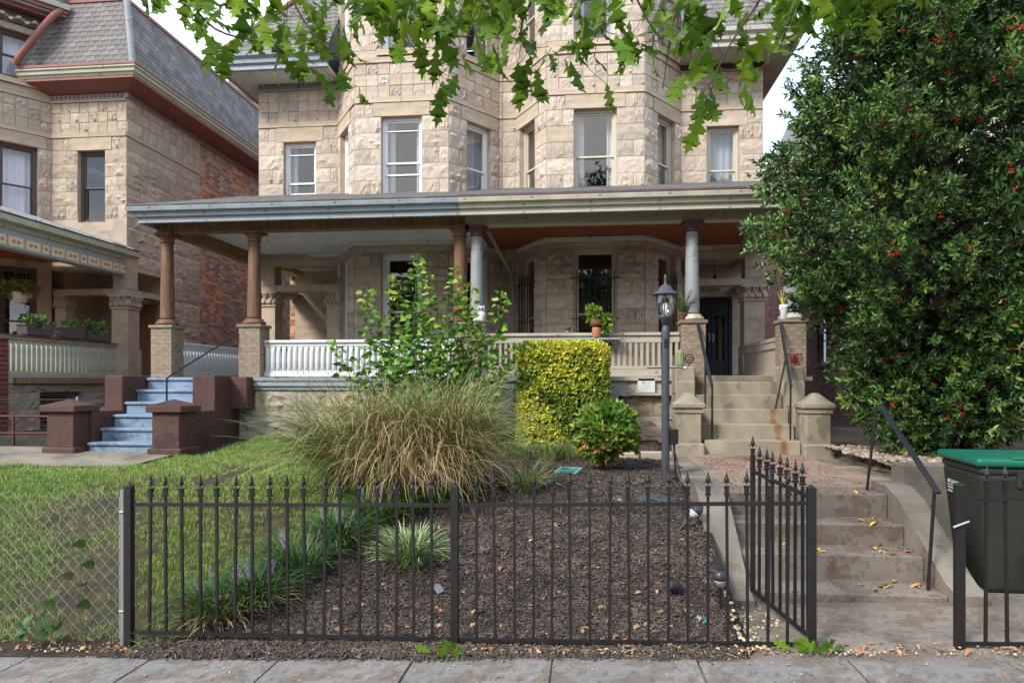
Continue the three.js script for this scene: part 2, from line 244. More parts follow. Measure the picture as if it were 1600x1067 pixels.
// ---------------------------------------------------------------- masonry
const rockGeo = [], flatGeo = [];
{
  const r = rng(99);
  const block = (bulge, nx, ny) => {
    const pos = [], uv = [], at = (i, j) => { const e = i === 0 || j === 0 || i === nx || j === ny; const x = i / nx - 0.5, y = j / ny - 0.5; return [x + (e ? 0 : (r() - 0.5) * 0.1), y + (e ? 0 : (r() - 0.5) * 0.1), e ? 0.004 : bulge * (0.12 + 1.1 * r() * r())]; };
    const P_ = []; for (let j = 0; j <= ny; j++) { P_.push([]); for (let i = 0; i <= nx; i++) P_[j].push(at(i, j)); }
    const ou = r(), ov = r(), put = (p, k = 0) => { pos.push(...p); uv.push(ou + p[0] * 1.3 + k, ov + p[1] * 0.75 + k); };
    for (let j = 0; j < ny; j++) for (let i = 0; i < nx; i++) { const a = P_[j][i], b = P_[j][i + 1], c = P_[j + 1][i + 1], d = P_[j + 1][i]; if ((i + j) % 2) { [a, b, c, a, c, d].forEach((q) => put(q)); } else { [a, b, d, b, c, d].forEach((q) => put(q)); } }
    const F = [[-0.5, -0.5], [0.5, -0.5], [0.5, 0.5], [-0.5, 0.5]];
    for (let k = 0; k < 4; k++) { const [ax, ay] = F[k], [bx, by] = F[(k + 1) % 4], a = [ax, ay, 0.002], b = [bx, by, 0.002], c = [bx, by, -0.09], d = [ax, ay, -0.09]; [a, d, c, a, c, b].forEach((q) => put(q, q[2])); }
    const g = new THREE.BufferGeometry(); g.setAttribute('position', new THREE.Float32BufferAttribute(pos, 3)); g.setAttribute('uv', new THREE.Float32BufferAttribute(uv, 2)); g.computeVertexNormals(); return keep(g);
  };
  for (let k = 0; k < 14; k++) rockGeo.push(block(0.038, 6, 4));
  for (let k = 0; k < 6; k++) flatGeo.push(block(0.003, 2, 2));
}
function stone(parent, u0, u1, v0, v1, rock, mats, w = 0) {
  const set2 = mats.length === 4 || (v1 < 4.3 && mats !== setLeft.rock) ? 1.9 : 1;   // foundation blocks are left rougher
  const g = (rock ? rockGeo : flatGeo)[Math.floor(R() * (rock ? rockGeo.length : flatGeo.length))], pick = mats[Math.floor(R() * mats.length)], o = new THREE.Mesh(g, pick), j = 0.0045;
  o.name = 'stone'; o.position.set((u0 + u1) / 2, (v0 + v1) / 2, w); o.scale.set(u1 - u0 - 2 * j, v1 - v0 - 2 * j, rock ? rr(0.5, 1.3) * (set2 || 1) : 1); o.castShadow = o.receiveShadow = true; parent.add(o); return o;
}
// one flat face of a stone wall: a backing of mortar with openings cut through, and its stones set proud of it
function stoneWall(house, name, [x0, z0], [x1, z1], y0, y1, openings, bands, set, th = 0.32) {
  const L = Math.hypot(x1 - x0, z1 - z0), sh = new THREE.Shape([[0, y0], [L, y0], [L, y1], [0, y1]].map((p) => new THREE.Vector2(...p)));
  for (const [a, b, c, d] of openings) sh.holes.push(new THREE.Path([[a, c], [a, d], [b, d], [b, c]].map((p) => new THREE.Vector2(...p))));
  const w = M(name, new THREE.ExtrudeGeometry(sh, { depth: th, bevelEnabled: false }).translate(0, 0, -th - 0.004), set.mortar, house);
  w.position.set(x0, 0, z0); w.rotation.y = Math.atan2(-(z1 - z0), x1 - x0);
  const ex = [];
  for (const [a, b, c, d, o = {}] of openings) {
    ex.push([a, b, c, d]);
    if (o.lintel) { const lo = Math.max(0, a - 0.16), hi = Math.min(L, b + 0.16); ex.push([lo, hi, d, d + o.lintel]); stone(w, lo, hi, d, d + o.lintel, false, set.smooth, 0.012); }
    if (o.sill) { ex.push([a - 0.08, b + 0.08, c - 0.12, c]); stone(w, a - 0.08, b + 0.08, c - 0.12, c, false, set.smooth, 0.05); }
  }
  for (const [ya, yb, kind, rowH, proud = 0] of bands) {
    const cuts = [ya, yb]; for (const e of ex) for (const v of [e[2], e[3]]) if (v > ya + 0.05 && v < yb - 0.05) cuts.push(v);
    cuts.sort((a, b) => a - b); let odd = 0;
    for (let q = 0; q + 1 < cuts.length; q++) {
      if (cuts[q + 1] - cuts[q] < 0.02) continue;
      const n = Math.max(1, Math.round((cuts[q + 1] - cuts[q]) / rowH));
      for (let r = 0; r < n; r++) {
        const v0 = lerp(cuts[q], cuts[q + 1], r / n), v1 = lerp(cuts[q], cuts[q + 1], (r + 1) / n); odd++;
        let iv = [[0, L]];
        for (const [a, b, c, d] of ex) if (Math.min(d, v1) - Math.max(c, v0) > 0.3 * (v1 - v0)) iv = iv.flatMap(([p, s]) => [[p, Math.min(s, a)], [Math.max(p, b), s]].filter(([m, n2]) => n2 - m > 0.03));
        for (const [p, s] of iv) {
          const span = s - p, want = kind === 'smooth' ? 1.1 : kind === 'checker' ? rowH * 1.02 : rowH * 1.95;
          let m = Math.max(1, Math.round(span / want)); if (kind === 'rock' && m === 1 && span > rowH * 1.25 && odd % 2) m = 2;
          const c = [p]; for (let k = 1; k < m; k++) c.push(p + span * (k / m) + (kind === 'checker' ? 0 : (span / m) * (kind === 'rock' ? ((odd % 2 ? 0.22 : -0.22) + rr(-0.14, 0.14)) : 0))); c.push(s);
          for (let k = 0; k < m; k++) { const rock = kind === 'rock' ? R() < 0.94 : kind === 'checker' ? (k + odd) % 2 === 0 && R() < 0.75 : false; stone(w, c[k], c[k + 1], v0, v1, rock, rock ? set.rock : kind === 'smooth' ? set.smooth : R() < 0.5 ? set.rock : set.smooth, (kind === 'checker' && !rock ? 0.008 : 0) + proud); }
        }
      }
    }
  }
  return w;
}
const ring = (a, b, c, d, t, z0, z1) => [Bx(a, b, c, c + t, z0, z1), Bx(a, b, d - t, d, z0, z1), Bx(a, a + t, c + t, d - t, z0, z1), Bx(b - t, b, c + t, d - t, z0, z1)];
// a sash window in the axes of the wall it stands in
function sashWindow(house, wall, [a, b, c, d], m, { behind = 'sides', split = 0.5, ft = 0.05, storm = false, deep = 0.13, bars = false } = {}) {
  const w = M('window', ring(a, b, c, d, ft, -deep - 0.08, -deep + 0.03), m, house); w.position.copy(wall.position); w.rotation.copy(wall.rotation);
  const i = ft, mid = lerp(c + i, d - i, split), A = a + i, B = b - i;
  M('sash', ring(A, B, mid - 0.02, d - i, 0.035, -deep - 0.03, -deep), m, w); M('sash', ring(A, B, c + i, mid + 0.02, 0.035, -deep - 0.06, -deep - 0.032), m, w);
  if (storm) M('storm_bar', [Bx(A, B, lerp(mid, d, 0.7), lerp(mid, d, 0.7) + 0.018, -deep + 0.001, -deep + 0.015), Bx(A, B, lerp(c, mid, 0.72), lerp(c, mid, 0.72) + 0.03, -deep - 0.028, -deep - 0.01)], m, w);
  const pane = (y0, y1, z) => M('pane', new THREE.PlaneGeometry(B - A - 0.07, y1 - y0).translate((A + B) / 2, (y0 + y1) / 2, z), P.glass, w);
  pane(mid + 0.015, d - i - 0.035, -deep - 0.015); pane(c + i + 0.035, mid - 0.015, -deep - 0.046);
  if (behind) { // hanging cloth in folds
    const cloth = (u0, u1, m2) => {
    const g = new THREE.PlaneGeometry(u1 - u0, d - c + 0.1, 30, 1), p = g.attributes.position; for (let k = 0; k < p.count; k++) p.setZ(k, 0.018 * Math.sin(p.getX(k) * 46) + 0.01 * Math.sin(p.getX(k) * 17)); g.computeVertexNormals();
    M('curtain', g.translate((u0 + u1) / 2, (c + d) / 2, -deep - 0.2), m2, w); };
    if (behind === 'sides') { cloth(a - 0.05, lerp(a, b, 0.24), P.curtain); cloth(lerp(a, b, 0.78), b + 0.05, P.curtain); } else cloth(a - 0.05, b + 0.05, behind);
  }
  if (bars) { const L = []; for (let x = a + 0.05; x < b; x += 0.115) L.push(Bx(x - 0.007, x + 0.007, c, lerp(c, d, 0.8), 0.03, 0.044)); for (const y of [c + 0.04, lerp(c, d, 0.33), lerp(c, d, 0.72)]) L.push(Bx(a - 0.04, b + 0.04, y, y + 0.016, 0.026, 0.042)); for (const [x, y] of [[a - 0.03, c + 0.05], [b + 0.03, c + 0.05], [a - 0.03, lerp(c, d, 0.72)], [b + 0.03, lerp(c, d, 0.72)]]) L.push(Bx(x - 0.01, x + 0.01, y - 0.01, y + 0.01, -0.02, 0.03)); M('security_grille', L, P.iron, w); }
  return w;
}
// slates laid in courses on a plane: o = lower left, ux along the eave, uy up the slope
function slates(parent, o, ux, uy, width, height, { row = 0.16, w = 0.24, inset0 = 0, inset1 = 0, mats, budget }) {
  const n = new THREE.Vector3().crossVectors(ux, uy).normalize(), rows = Math.ceil(height / row), rest = mats.map(() => []), base = Bx(0, 1, 0, 1, 0, 1);
  const g0 = slates.g || (slates.g = keep(mg(Bx(-0.5, 0.5, 0, 1, 0, 1)))); const mx = new THREE.Matrix4().makeBasis(ux, uy, n);
  for (let r = 0; r < rows; r++) {
    const a = inset0 * (r / rows), b = width - inset1 * (r / rows), off = (r % 2) * w * 0.5;
    for (let x = a - off; x < b; x += w) {
      const x0 = Math.max(a, x), x1 = Math.min(b, x + w); if (x1 - x0 < 0.04) continue;
      const k = Math.floor(R() * mats.length), c = o.clone().addScaledVector(ux, (x0 + x1) / 2).addScaledVector(uy, r * row - 0.03 + rr(-0.006, 0.006)).addScaledVector(n, 0.004);
      const q = new THREE.Matrix4().makeRotationX(-0.045), m = new THREE.Matrix4().makeScale(x1 - x0 - 0.007, row + 0.06, 0.009);
      const full = new THREE.Matrix4().makeTranslation(c.x, c.y, c.z).multiply(mx).multiply(q.clone().premultiply(new THREE.Matrix4().makeTranslation(0, 0, 0.006))).multiply(m);
      if (budget.n > 0) { budget.n--; const s = new THREE.Mesh(g0, mats[k]); s.name = 'slate'; full.decompose(s.position, s.quaternion, s.scale); s.castShadow = s.receiveShadow = true; parent.add(s); } else rest[k].push(g0.clone().applyMatrix4(full));
    }
  }
  rest.forEach((l, k) => { if (l.length) tag(M('slate_courses', mergeGeometries(l), mats[k], parent), null, null, null, 'stuff'); });
}
const SLATE = [[0.3, 0.27, 0.25], [0.26, 0.245, 0.23], [0.34, 0.31, 0.28], [0.29, 0.255, 0.235]].map((c) => mat(c, 0.8, { map: T.slate() }));
// carved capital: a squared bell with curled leaves all round
function capital(cx, cz, y0, y1, half, flare = 0.06) {
  const L = [Bx(cx - half, cx + half, y0, y1, cz - half, cz + half)], h = y1 - y0;
  L.push(Bx(cx - half - flare, cx + half + flare, y1 - 0.045, y1, cz - half - flare, cz + half + flare), Bx(cx - half - 0.015, cx + half + 0.015, y0, y0 + 0.03, cz - half - 0.015, cz + half + 0.015));
  const leaf = (x, z, a, s) => { for (let k = 0; k < 3; k++) { const g = new THREE.SphereGeometry(1, 7, 5).scale(0.05 * s, h * 0.26, 0.03).translate((k - 1) * 0.045 * s, 0, 0.0).rotateX(-0.35); g.rotateY(a).translate(x, y0 + h * (k === 1 ? 0.62 : 0.4), z); L.push(g); } L.push(new THREE.TorusGeometry(0.035 * s, 0.014, 5, 10).rotateY(a).translate(x + Math.sin(a) * flare * 0.8, y1 - 0.085, z + Math.cos(a) * flare * 0.8)); };
  for (let s = 0; s < 4; s++) { const a = s * Math.PI / 2, sx = Math.sin(a), sz = Math.cos(a); for (let k = -1; k <= 1; k++) { const t = k * half * 0.68; leaf(cx + sx * (half + 0.012) + sz * t, cz + sz * (half + 0.012) - sx * t, a, 1); } }
  return L;
}

// ---------------------------------------------------------------- the pair of stone houses
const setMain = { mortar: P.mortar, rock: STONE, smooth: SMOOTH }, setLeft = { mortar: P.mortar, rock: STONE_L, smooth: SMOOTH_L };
const upperBands = [[5.3, 6.79, 'rock', 0.29], [6.79, 7.05, 'rock', 0.26], [7.05, 7.16, 'smooth', 0.11, 0.025], [7.16, 7.8, 'checker', 0.213], [7.8, 7.91, 'smooth', 0.11, 0.03]];
const topBands = [[7.91, 8.05, 'smooth', 0.14], [8.05, 9.25, 'rock', 0.29]];
const lowBands = [[2.3, 4.22, 'rock', 0.275, 0.012], [4.22, 4.47, 'smooth', 0.25]];
function bayWindowSet(house, wall, a, b, m, o3 = {}, lowOpt = {}, third = true) {
  sashWindow(house, wall, [a, b, 5.1, 6.79], m, o3); if (lowOpt) sashWindow(house, wall, [a, b, 2.3, 4.22], lowOpt.m || m, lowOpt);
  if (third) sashWindow(house, wall, [a, b, 8.05, 9.75], m, { behind: 'sides' });
}
function bay(house, xw0, xf0, xf1, xw1, zw, zf, m, opts) {
  const set = opts.set || setMain, op = (a, b) => [[a, b, 5.1, 6.79, { lintel: 0.26 }], [a, b, 2.3, 4.22, { lintel: 0.25 }], [a, b, 8.05, 9.75, { sill: 1 }]], bands = [...lowBands, ...upperBands, ...topBands];
  const Lf = xf1 - xf0, Ls0 = Math.hypot(xf0 - xw0, zf - zw), Ls1 = Math.hypot(xw1 - xf1, zf - zw), f0 = (Lf - 0.78) / 2;
  const wl = stoneWall(house, 'bay_wall', [xw0, -zw], [xf0, -zf], 1.0, 9.9, op(Ls0 - 1.1, Ls0 - 0.46), bands, set);
  const wf = stoneWall(house, 'bay_wall', [xf0, -zf], [xf1, -zf], 1.0, 9.9, op(f0, f0 + 0.78), bands, set);
  const wr = stoneWall(house, 'bay_wall', [xf1, -zf], [xw1, -zw], 1.0, 9.9, op(0.46, 1.1), bands, set);
  bayWindowSet(house, wl, Ls0 - 1.1, Ls0 - 0.46, m, opts.side, opts.lowSide); bayWindowSet(house, wf, f0, f0 + 0.78, m, opts.front, opts.low); bayWindowSet(house, wr, 0.46, 1.1, m, opts.side, opts.lowSide);
  const top = new THREE.Shape([[xw0, -zw], [xf0 - 0.1, -zf + 0.15], [xf1 + 0.1, -zf + 0.15], [xw1, -zw], [xw1, -zw - 3], [xw0, -zw - 3]].map(([x, z]) => new THREE.Vector2(x, -z)));
  M('bay_roof', new THREE.ExtrudeGeometry(top, { depth: 0.3, bevelEnabled: false }).rotateX(-Math.PI / 2).translate(0, 9.9, 0), P.greyPaint, house);
}
// eave, gutter and hipped slate roof over the flat strip of wall beside the bay; s = -1 left end, 1 right end
function endRoof(house, xOuter, xInner, s, fascia, soffit, bed) {
  const xe = xOuter + s * 0.45, lo = Math.min(xe, xInner), hi = Math.max(xe, xInner), zf = -13.2;
  M('soffit', [Bx(lo, hi, 7.93, 7.97, -14.02, zf - 0.02), Bx(Math.min(xe, xOuter), Math.max(xe, xOuter), 7.93, 7.97, -25.5, -14.02)], soffit, house);
  const pr = [[zf - 0.05, 7.9], [zf, 7.92], [zf, 8.0], [zf + 0.05, 8.03], [zf + 0.06, 8.1], [zf + 0.12, 8.15], [zf + 0.13, 8.22], [zf - 0.1, 8.22], [zf - 0.1, 7.95]];
  const po = pr.map(([z, y]) => [z - zf, y]); M('gutter', sweep(po, s < 0 ? [[xe, -25.4, -1, 0], [xe, zf, -1, 1], [xInner, zf, 0, 1]] : [[xInner, zf, 0, 1], [xe, zf, 1, 1], [xe, -25.4, 1, 0]]), fascia, house);
  M('frieze_board', [Bx(Math.min(xOuter - s * 0.02, xInner), Math.max(xOuter - s * 0.02, xInner), 7.84, 7.93, -13.98, -13.93), ...range(Math.min(xOuter, xInner) + 0.03, Math.max(xOuter, xInner) - 0.03, 0.09).map((x) => Bx(x, x + 0.045, 7.86, 7.92, -13.93, -13.9))], bed, house);
  const r = M('roof', (() => { // hipped plane under the slates
    const xr = xOuter - s * 1.2, g = new THREE.BufferGeometry(), q = [xe, 8.2, zf + 0.05, xr, 10.6, -14.9, xInner, 10.6, -14.9, xInner, 8.2, zf + 0.05, xe, 8.2, -25.4, xr, 10.6, -23.6];
    const I = s < 0 ? [0, 3, 2, 0, 2, 1, 0, 1, 5, 0, 5, 4] : [0, 2, 3, 0, 1, 2, 0, 5, 1, 0, 4, 5]; g.setAttribute('position', new THREE.Float32BufferAttribute(q, 3)); g.setIndex(I); g.computeVertexNormals(); return g; })(), P.greyPaint, house);
  const uy = V(0, 2.4, -1.75), h = uy.length(); uy.normalize(); const w = hi - lo, ins = 1.65;
  slates(r, V(lo, 8.2, zf + 0.05), V(1, 0, 0), uy, w, h, { inset0: s < 0 ? ins : 0, inset1: s > 0 ? ins : 0, mats: SLATE, budget: { n: 150 } });
  M('hip_cap', Cy(V(xe, 8.24, zf + 0.07), V(xOuter - s * 1.2, 10.66, -14.88), 0.05, 0.05, 6), soffit === P.ceilWhite ? P.oldWood : P.greyPaint, r);
}
// corner porch of the entrance: a pillar with a carved capital, beams, door wall behind; s = side of the house
function entrance(house, xBay, xOut, s, zw, set, doorX, door) {
  const px = xOut - s * 0.16, beam = set.smooth[0], lo = Math.min(xBay, xOut), hi = Math.max(xBay, xOut), zc = -zw - 0.19;
  const p = M('pillar', [Bx(px - 0.19, px + 0.19, 1.85, 3.36, zc - 0.19, zc + 0.19), Bx(px - 0.22, px + 0.22, 1.85, 2.5, zc - 0.22, zc + 0.22), Bx(px - 0.17, px + 0.17, 3.8, 4.22, zc - 0.17, zc + 0.17)], set.smooth[1], house);
  M('capital', capital(px, zc, 3.36, 3.67, 0.2), set.smooth[2], p);
  M('beam', [Bx(lo, hi, 3.672, 3.8, zc - 0.17, zc + 0.16), Bx(lo, hi, 4.2, 4.3, zc - 0.19, zc + 0.19)], beam, house);
  M('beam', [Bx(px - 0.15, px + 0.15, 3.675, 3.797, -zw - 1.5, zc - 0.17), Bx(px - 0.16, px + 0.16, 4.2, 4.297, -zw - 1.5, zc - 0.19)], set.smooth[1], house);
  const pil = xBay + s * 0.14; const q = M('pilaster', Bx(pil - 0.13, pil + 0.13, 1.85, 3.36, zc - 0.12, zc + 0.12), set.smooth[2], house); M('capital', capital(pil, zc, 3.36, 3.67, 0.12, 0.03), set.smooth[0], q);
  const zb = -zw - 1.5;
  const back = stoneWall(house, 'entry_wall', [lo - (s < 0 ? -0.15 : 0), zb], [hi - (s > 0 ? 0.02 : 0), zb], 1.85, 4.6, door ? [[doorX[0] - lo, doorX[1] - lo, 1.9, 3.62, { lintel: 0.34 }]] : [], [[1.95, 4.5, 'smooth', 0.36]], set);
  M('vestibule_wall', Bx(xBay - (s > 0 ? 0.3 : 0), xBay + (s > 0 ? 0 : 0.3), 1.85, 4.6, -zw - 1.55, -zw - 0.36), set.smooth[1], house);
  M('entry_ceiling', Bx(lo, hi, 4.32, 4.36, -zw - 1.5, -zw - 0.02), P.ceilWhite, house);
  return back;
}
const font = await new FontLoader().loadAsync('fonts/droid/droid_serif_regular.typeface.json');
const XC = -1.66;
// left half: grey trim
{
  const h = thing('stone_house', 'left half of the pale stone double house, with blue-grey eaves and white storm windows', 'house', [0, 0, 0], 'pair of joined stone houses');
  bay(h, -5.06, -4.36, -2.55, -1.74, 14, 12.95, P.frameWhite, { front: { storm: true, behind: 'sides' }, side: { behind: P.curtain }, low: { m: P.frameWhite, behind: null, ft: 0.09, split: 0.42 }, lowSide: { m: P.frameWhite, behind: null, ft: 0.07 } });
  const w = stoneWall(h, 'front_wall', [-6.77, -14], [-5.06, -14], 4.3, 7.95, [[0.54, 1.23, 5.1, 6.75, { lintel: 0.3 }]], upperBands, setMain); sashWindow(h, w, [0.54, 1.23, 5.1, 6.75], P.frameWhite, { storm: true });
  stoneWall(h, 'front_wall', [-1.74, -14], [XC, -14], 1.0, 9.9, [], [...lowBands, ...upperBands, ...topBands], setMain);
  M('side_wall', [Bx(-6.77, -6.47, 1.0, 7.95, -25, -15.55), Bx(-6.77, -6.47, 4.3, 7.95, -15.55, -14.33), Bx(-6.77, XC - 0.002, 1.0, 10.4, -25.3, -25)], P.brick, h);
  M('roof_deck', Bx(-6.5, XC - 0.002, 9.85, 9.89, -25, -17.02), P.roofing, h); M('floor', [Bx(-6.46, XC - 0.002, 4.62, 4.7, -25, -14.35), Bx(-6.46, XC - 0.002, 1.8, 1.85, -25, -14.35), Bx(-6.46, XC - 0.002, 7.96, 8.0, -25, -14.35)], P.oldWood, h);
  endRoof(h, -6.77, -5.0, -1, P.blueGrey, P.ceilWhite, P.greyPaint);
  entrance(h, -5.06, -6.77, -1, 14, setMain, null, false);
}
// right half: cream and plum trim
{
  const h = thing('stone_house', 'right half of the stone double house, cream eaves and dark double door numbered 1309', 'house', [0, 0, 0], 'pair of joined stone houses');
  bay(h, -1.38, -0.72, 1.06, 1.84, 14, 12.95, P.frameCream, { front: { behind: 'sides' }, side: { behind: 'sides' }, low: { behind: null, bars: true, split: 0.38 }, lowSide: { behind: null, bars: true, split: 0.38 } });
  const w = stoneWall(h, 'front_wall', [1.84, -14], [3.4, -14], 4.3, 7.95, [[0.5, 1.11, 5.1, 6.75, { lintel: 0.3 }]], upperBands, setMain); sashWindow(h, w, [0.5, 1.11, 5.1, 6.75], P.frameCream, { behind: P.greyCloth });
  stoneWall(h, 'front_wall', [XC + 0.001, -14], [-1.38, -14], 1.0, 9.9, [], [...lowBands, ...upperBands, ...topBands], setMain);
  M('side_wall', [Bx(3.1, 3.4, 1.0, 7.95, -25, -15.85), Bx(3.1, 3.4, 4.3, 7.95, -15.85, -14.33), Bx(XC + 0.002, 3.4, 1.0, 10.4, -25.3, -25)], P.brick, h);
  M('roof_deck', Bx(XC + 0.002, 3.2, 9.85, 9.89, -25, -17.02), P.roofing, h); M('floor', [Bx(XC + 0.002, 3.1, 4.62, 4.7, -25, -14.35), Bx(XC + 0.002, 3.1, 1.8, 1.85, -25, -14.35), Bx(XC + 0.002, 3.1, 7.96, 8.0, -25, -14.35)], P.oldWood, h);
  endRoof(h, 3.4, 1.78, 1, P.cream, P.cream, P.plum);
  const back = entrance(h, 1.84, 3.4, 1, 14, setMain, [2.27, 3.12], true);
  // double door
  const zb = -15.56, d = M('door_frame', [Bx(2.27, 3.12, 3.54, 3.62, zb - 0.1, zb + 0.03), Bx(2.27, 2.33, 1.9, 3.54, zb - 0.1, zb + 0.03), Bx(3.06, 3.12, 1.9, 3.54, zb - 0.1, zb + 0.03), Bx(2.33, 3.06, 3.3, 3.54, zb - 0.08, zb)], P.navy, h);
  for (const [a, b] of [[2.335, 2.69], [2.7, 3.055]]) {
    const lf = M('door', ring(a, b, 1.9, 3.295, 0.07, zb - 0.07, zb - 0.01), P.navy, h); M('kick_panel', Bx(a + 0.07, b - 0.07, 1.97, 2.25, zb - 0.06, zb - 0.03), P.navy, lf);
    M('pane', new THREE.PlaneGeometry(b - a - 0.14, 0.98).translate((a + b) / 2, 2.735, zb - 0.035), P.glass, lf); M('handle', [new THREE.SphereGeometry(0.025, 10, 8).translate(a > 2.6 ? a + 0.035 : b - 0.035, 2.75, zb + 0.03), Bx(a > 2.6 ? a + 0.02 : b - 0.05, a > 2.6 ? a + 0.05 : b - 0.02, 2.66, 2.84, zb - 0.01, zb)], P.galv, lf);
    if (a > 2.6) M('inner_jamb', Bx(b - 0.16, b - 0.09, 2.25, 3.23, zb - 0.3, zb - 0.22), P.cream, lf);
  }
  M('number', new TextGeometry('1309', { font, size: 0.135, depth: 0.008, curveSegments: 4 }).translate(2.47, 3.73, zb + 0.078), P.frameBrown, h);
  M('pendant_lamp', [Cy(V(2.62, 4.32, -14.75), V(2.62, 3.98, -14.75), 0.006), La([[0.0, 0.13], [0.03, 0.11], [0.035, 0.06], [0.12, 0.0], [0.11, -0.005], [0.0, 0.0]], 14).translate(2.62, 3.86, -14.75), La([[0, 0], [0.03, -0.02], [0.035, -0.09], [0, -0.11]], 10).translate(2.62, 3.86, -14.75)], P.iron, h);
}

// ---------------------------------------------------------------- porches of the pair
const DECK = 1.86, PZ = -10.95;
const TAN = [[0.5, 0.395, 0.31], [0.46, 0.355, 0.27], [0.53, 0.42, 0.335], [0.47, 0.375, 0.3]].map((c) => mat(c, 0.85, { map: T.conc(), bumpMap: T.concB(), bumpScale: 0.002 }));
const REDB = [[0.24, 0.05, 0.03], [0.2, 0.045, 0.03], [0.28, 0.065, 0.04]].map((c) => mat(c, 0.8, { map: T.conc() }));
const brickGeo = keep(mg(RB(-0.5, 0.5, -0.5, 0.5, -0.5, 0.5, 0.06)));
function brickPier(parent, cx, cz, half, y0, y1, mats, capM, { row = 0.066, cap = true, name = 'brick_pier' } = {}) {
  const p = M(name, Bx(cx - half + 0.008, cx + half - 0.008, y0, y1, cz - half + 0.008, cz + half - 0.008), P.mortar, parent), n = Math.round((y1 - y0) / row), rh = (y1 - y0) / n;
  const lay = (x, y, z, sx, sz) => { const b = new THREE.Mesh(brickGeo, mats[Math.floor(R() * mats.length)]); b.name = 'brick'; b.position.set(x, y, z); b.scale.set(sx, rh - 0.009, sz); b.castShadow = b.receiveShadow = true; p.add(b); };
  for (let r = 0; r < n; r++) {
    const y = y0 + (r + 0.5) * rh, cut = r % 2 ? 0.33 : -0.33, c = cx + cut * half, d = 0.05;
    lay((cx - half + c) / 2, y, cz + half - d / 2, c - (cx - half) - 0.008, d); lay((c + cx + half) / 2, y, cz + half - d / 2, cx + half - c - 0.008, d);
    for (const s of [-1, 1]) { const x = cx + s * (half - d / 2), zc = cz - cut * half, zt = cz + half - d - 0.008; lay(x, y, (cz - half + zc) / 2, d, zc - (cz - half) - 0.008); lay(x, y, (zc + zt) / 2, d, zt - zc - 0.008); }
  }
  if (cap) M('pier_cap', [RB(cx - half - 0.025, cx + half + 0.025, y1, y1 + 0.05, cz - half - 0.025, cz + half + 0.025, 0.01)], capM, p);
  return p;
}
function column(parent, x, z, y0, y1, shaft, band, capM) {
  const h = y1 - y0, c = M('column', La([[0.0, 0.1], [0.112, 0.1], [0.112, 0.13], [0.107, h * 0.35], [0.09, h - 0.16], [0.0, h - 0.16]], 26).translate(x, y0, z), shaft, parent);
  M('base', La([[0, 0], [0.17, 0], [0.185, 0.03], [0.17, 0.055], [0.14, 0.065], [0.15, 0.085], [0.12, 0.1], [0, 0.1]], 26).translate(x, y0, z), band, c);
  M('capital', [La([[0, h - 0.16], [0.1, h - 0.16], [0.115, h - 0.145], [0.1, h - 0.13], [0.1, h - 0.09], [0.15, h - 0.05], [0.155, h - 0.035], [0, h - 0.035]], 26).translate(x, y0, z), Bx(x - 0.16, x + 0.16, y1 - 0.035, y1, z - 0.16, z + 0.16)], capM, c);
  return c;
}
const balu = { flat: keep(mg([Bx(-0.04, 0.04, 0, 0.06, -0.018, 0.018), La([[0, 0.05], [0.039, 0.06], [0.041, 0.26], [0.037, 0.38], [0.028, 0.45], [0, 0.45]], 10), Bx(-0.034, 0.034, 0.44, 0.49, -0.018, 0.018)])), slim: keep(mg([Bx(-0.021, 0.021, 0, 1, -0.021, 0.021)])), fat: keep(mg([La([[0, 0], [0.036, 0], [0.04, 0.2], [0.04, 0.85], [0.034, 1], [0, 1]], 10)])) };
// a run of balusters between two points, from rail to rail
function railing(parent, x0, z0, x1, z1, yb, yt, m, kind, pitch, base = 0.06) {
  const L = Math.hypot(x1 - x0, z1 - z0), g = M('railing', [RB(0, L, yt - 0.05, yt, -0.055, 0.055, 0.012), Bx(0, L, yt - 0.1, yt - 0.05, -0.025, 0.025), Bx(0, L, yb, yb + base, -0.035, 0.035)], m, parent);
  g.position.set(x0, 0, z0); g.rotation.y = Math.atan2(-(z1 - z0), x1 - x0);
  const n = Math.round(L / pitch), h = yt - 0.1 - yb - base;
  for (let k = 0; k < n; k++) { const b = new THREE.Mesh(balu[kind], m); b.name = 'baluster'; b.position.set((k + 0.5) * L / n, yb + base, 0); b.rotation.y = rr(-0.05, 0.05); b.scale.y = kind === 'flat' ? h / 0.49 : h; b.castShadow = b.receiveShadow = true; g.add(b); }
  return g;
}
function foundation(parent, x0, x1, z, y1, bands, mats) { return stoneWall(parent, 'foundation', [x0, z], [x1, z], 0.6, y1, [], bands, { mortar: P.mortar, rock: mats, smooth: mats }); }
const eave = (z, y) => [[z - 0.12, y - 0.23], [z - 0.05, y - 0.23], [z - 0.05, y - 0.16], [z, y - 0.14], [z + 0.01, y - 0.09], [z + 0.07, y - 0.065], [z + 0.085, y - 0.012], [z + 0.085, y], [z - 0.12, y + 0.03]];
const bayTrim = (xw0, xf0, xf1, xw1) => { const o = [], pts = [[xw0 - 0.6, -13.96], [xw0 + 0.02, -13.96], [xf0 - 0.03, -12.9], [xf1 + 0.03, -12.9], [xw1 - 0.02, -13.96], [xw1 + 0.6, -13.96]]; for (let i = 0; i + 1 < pts.length; i++) { const [a, b] = pts[i], [c, d] = pts[i + 1], L = Math.hypot(c - a, d - b); o.push(Bx(0, L, 4.36, 4.43, -0.02, 0.03).rotateY(Math.atan2(-(d - b), c - a)).translate(a, 0, b)); } return o; };
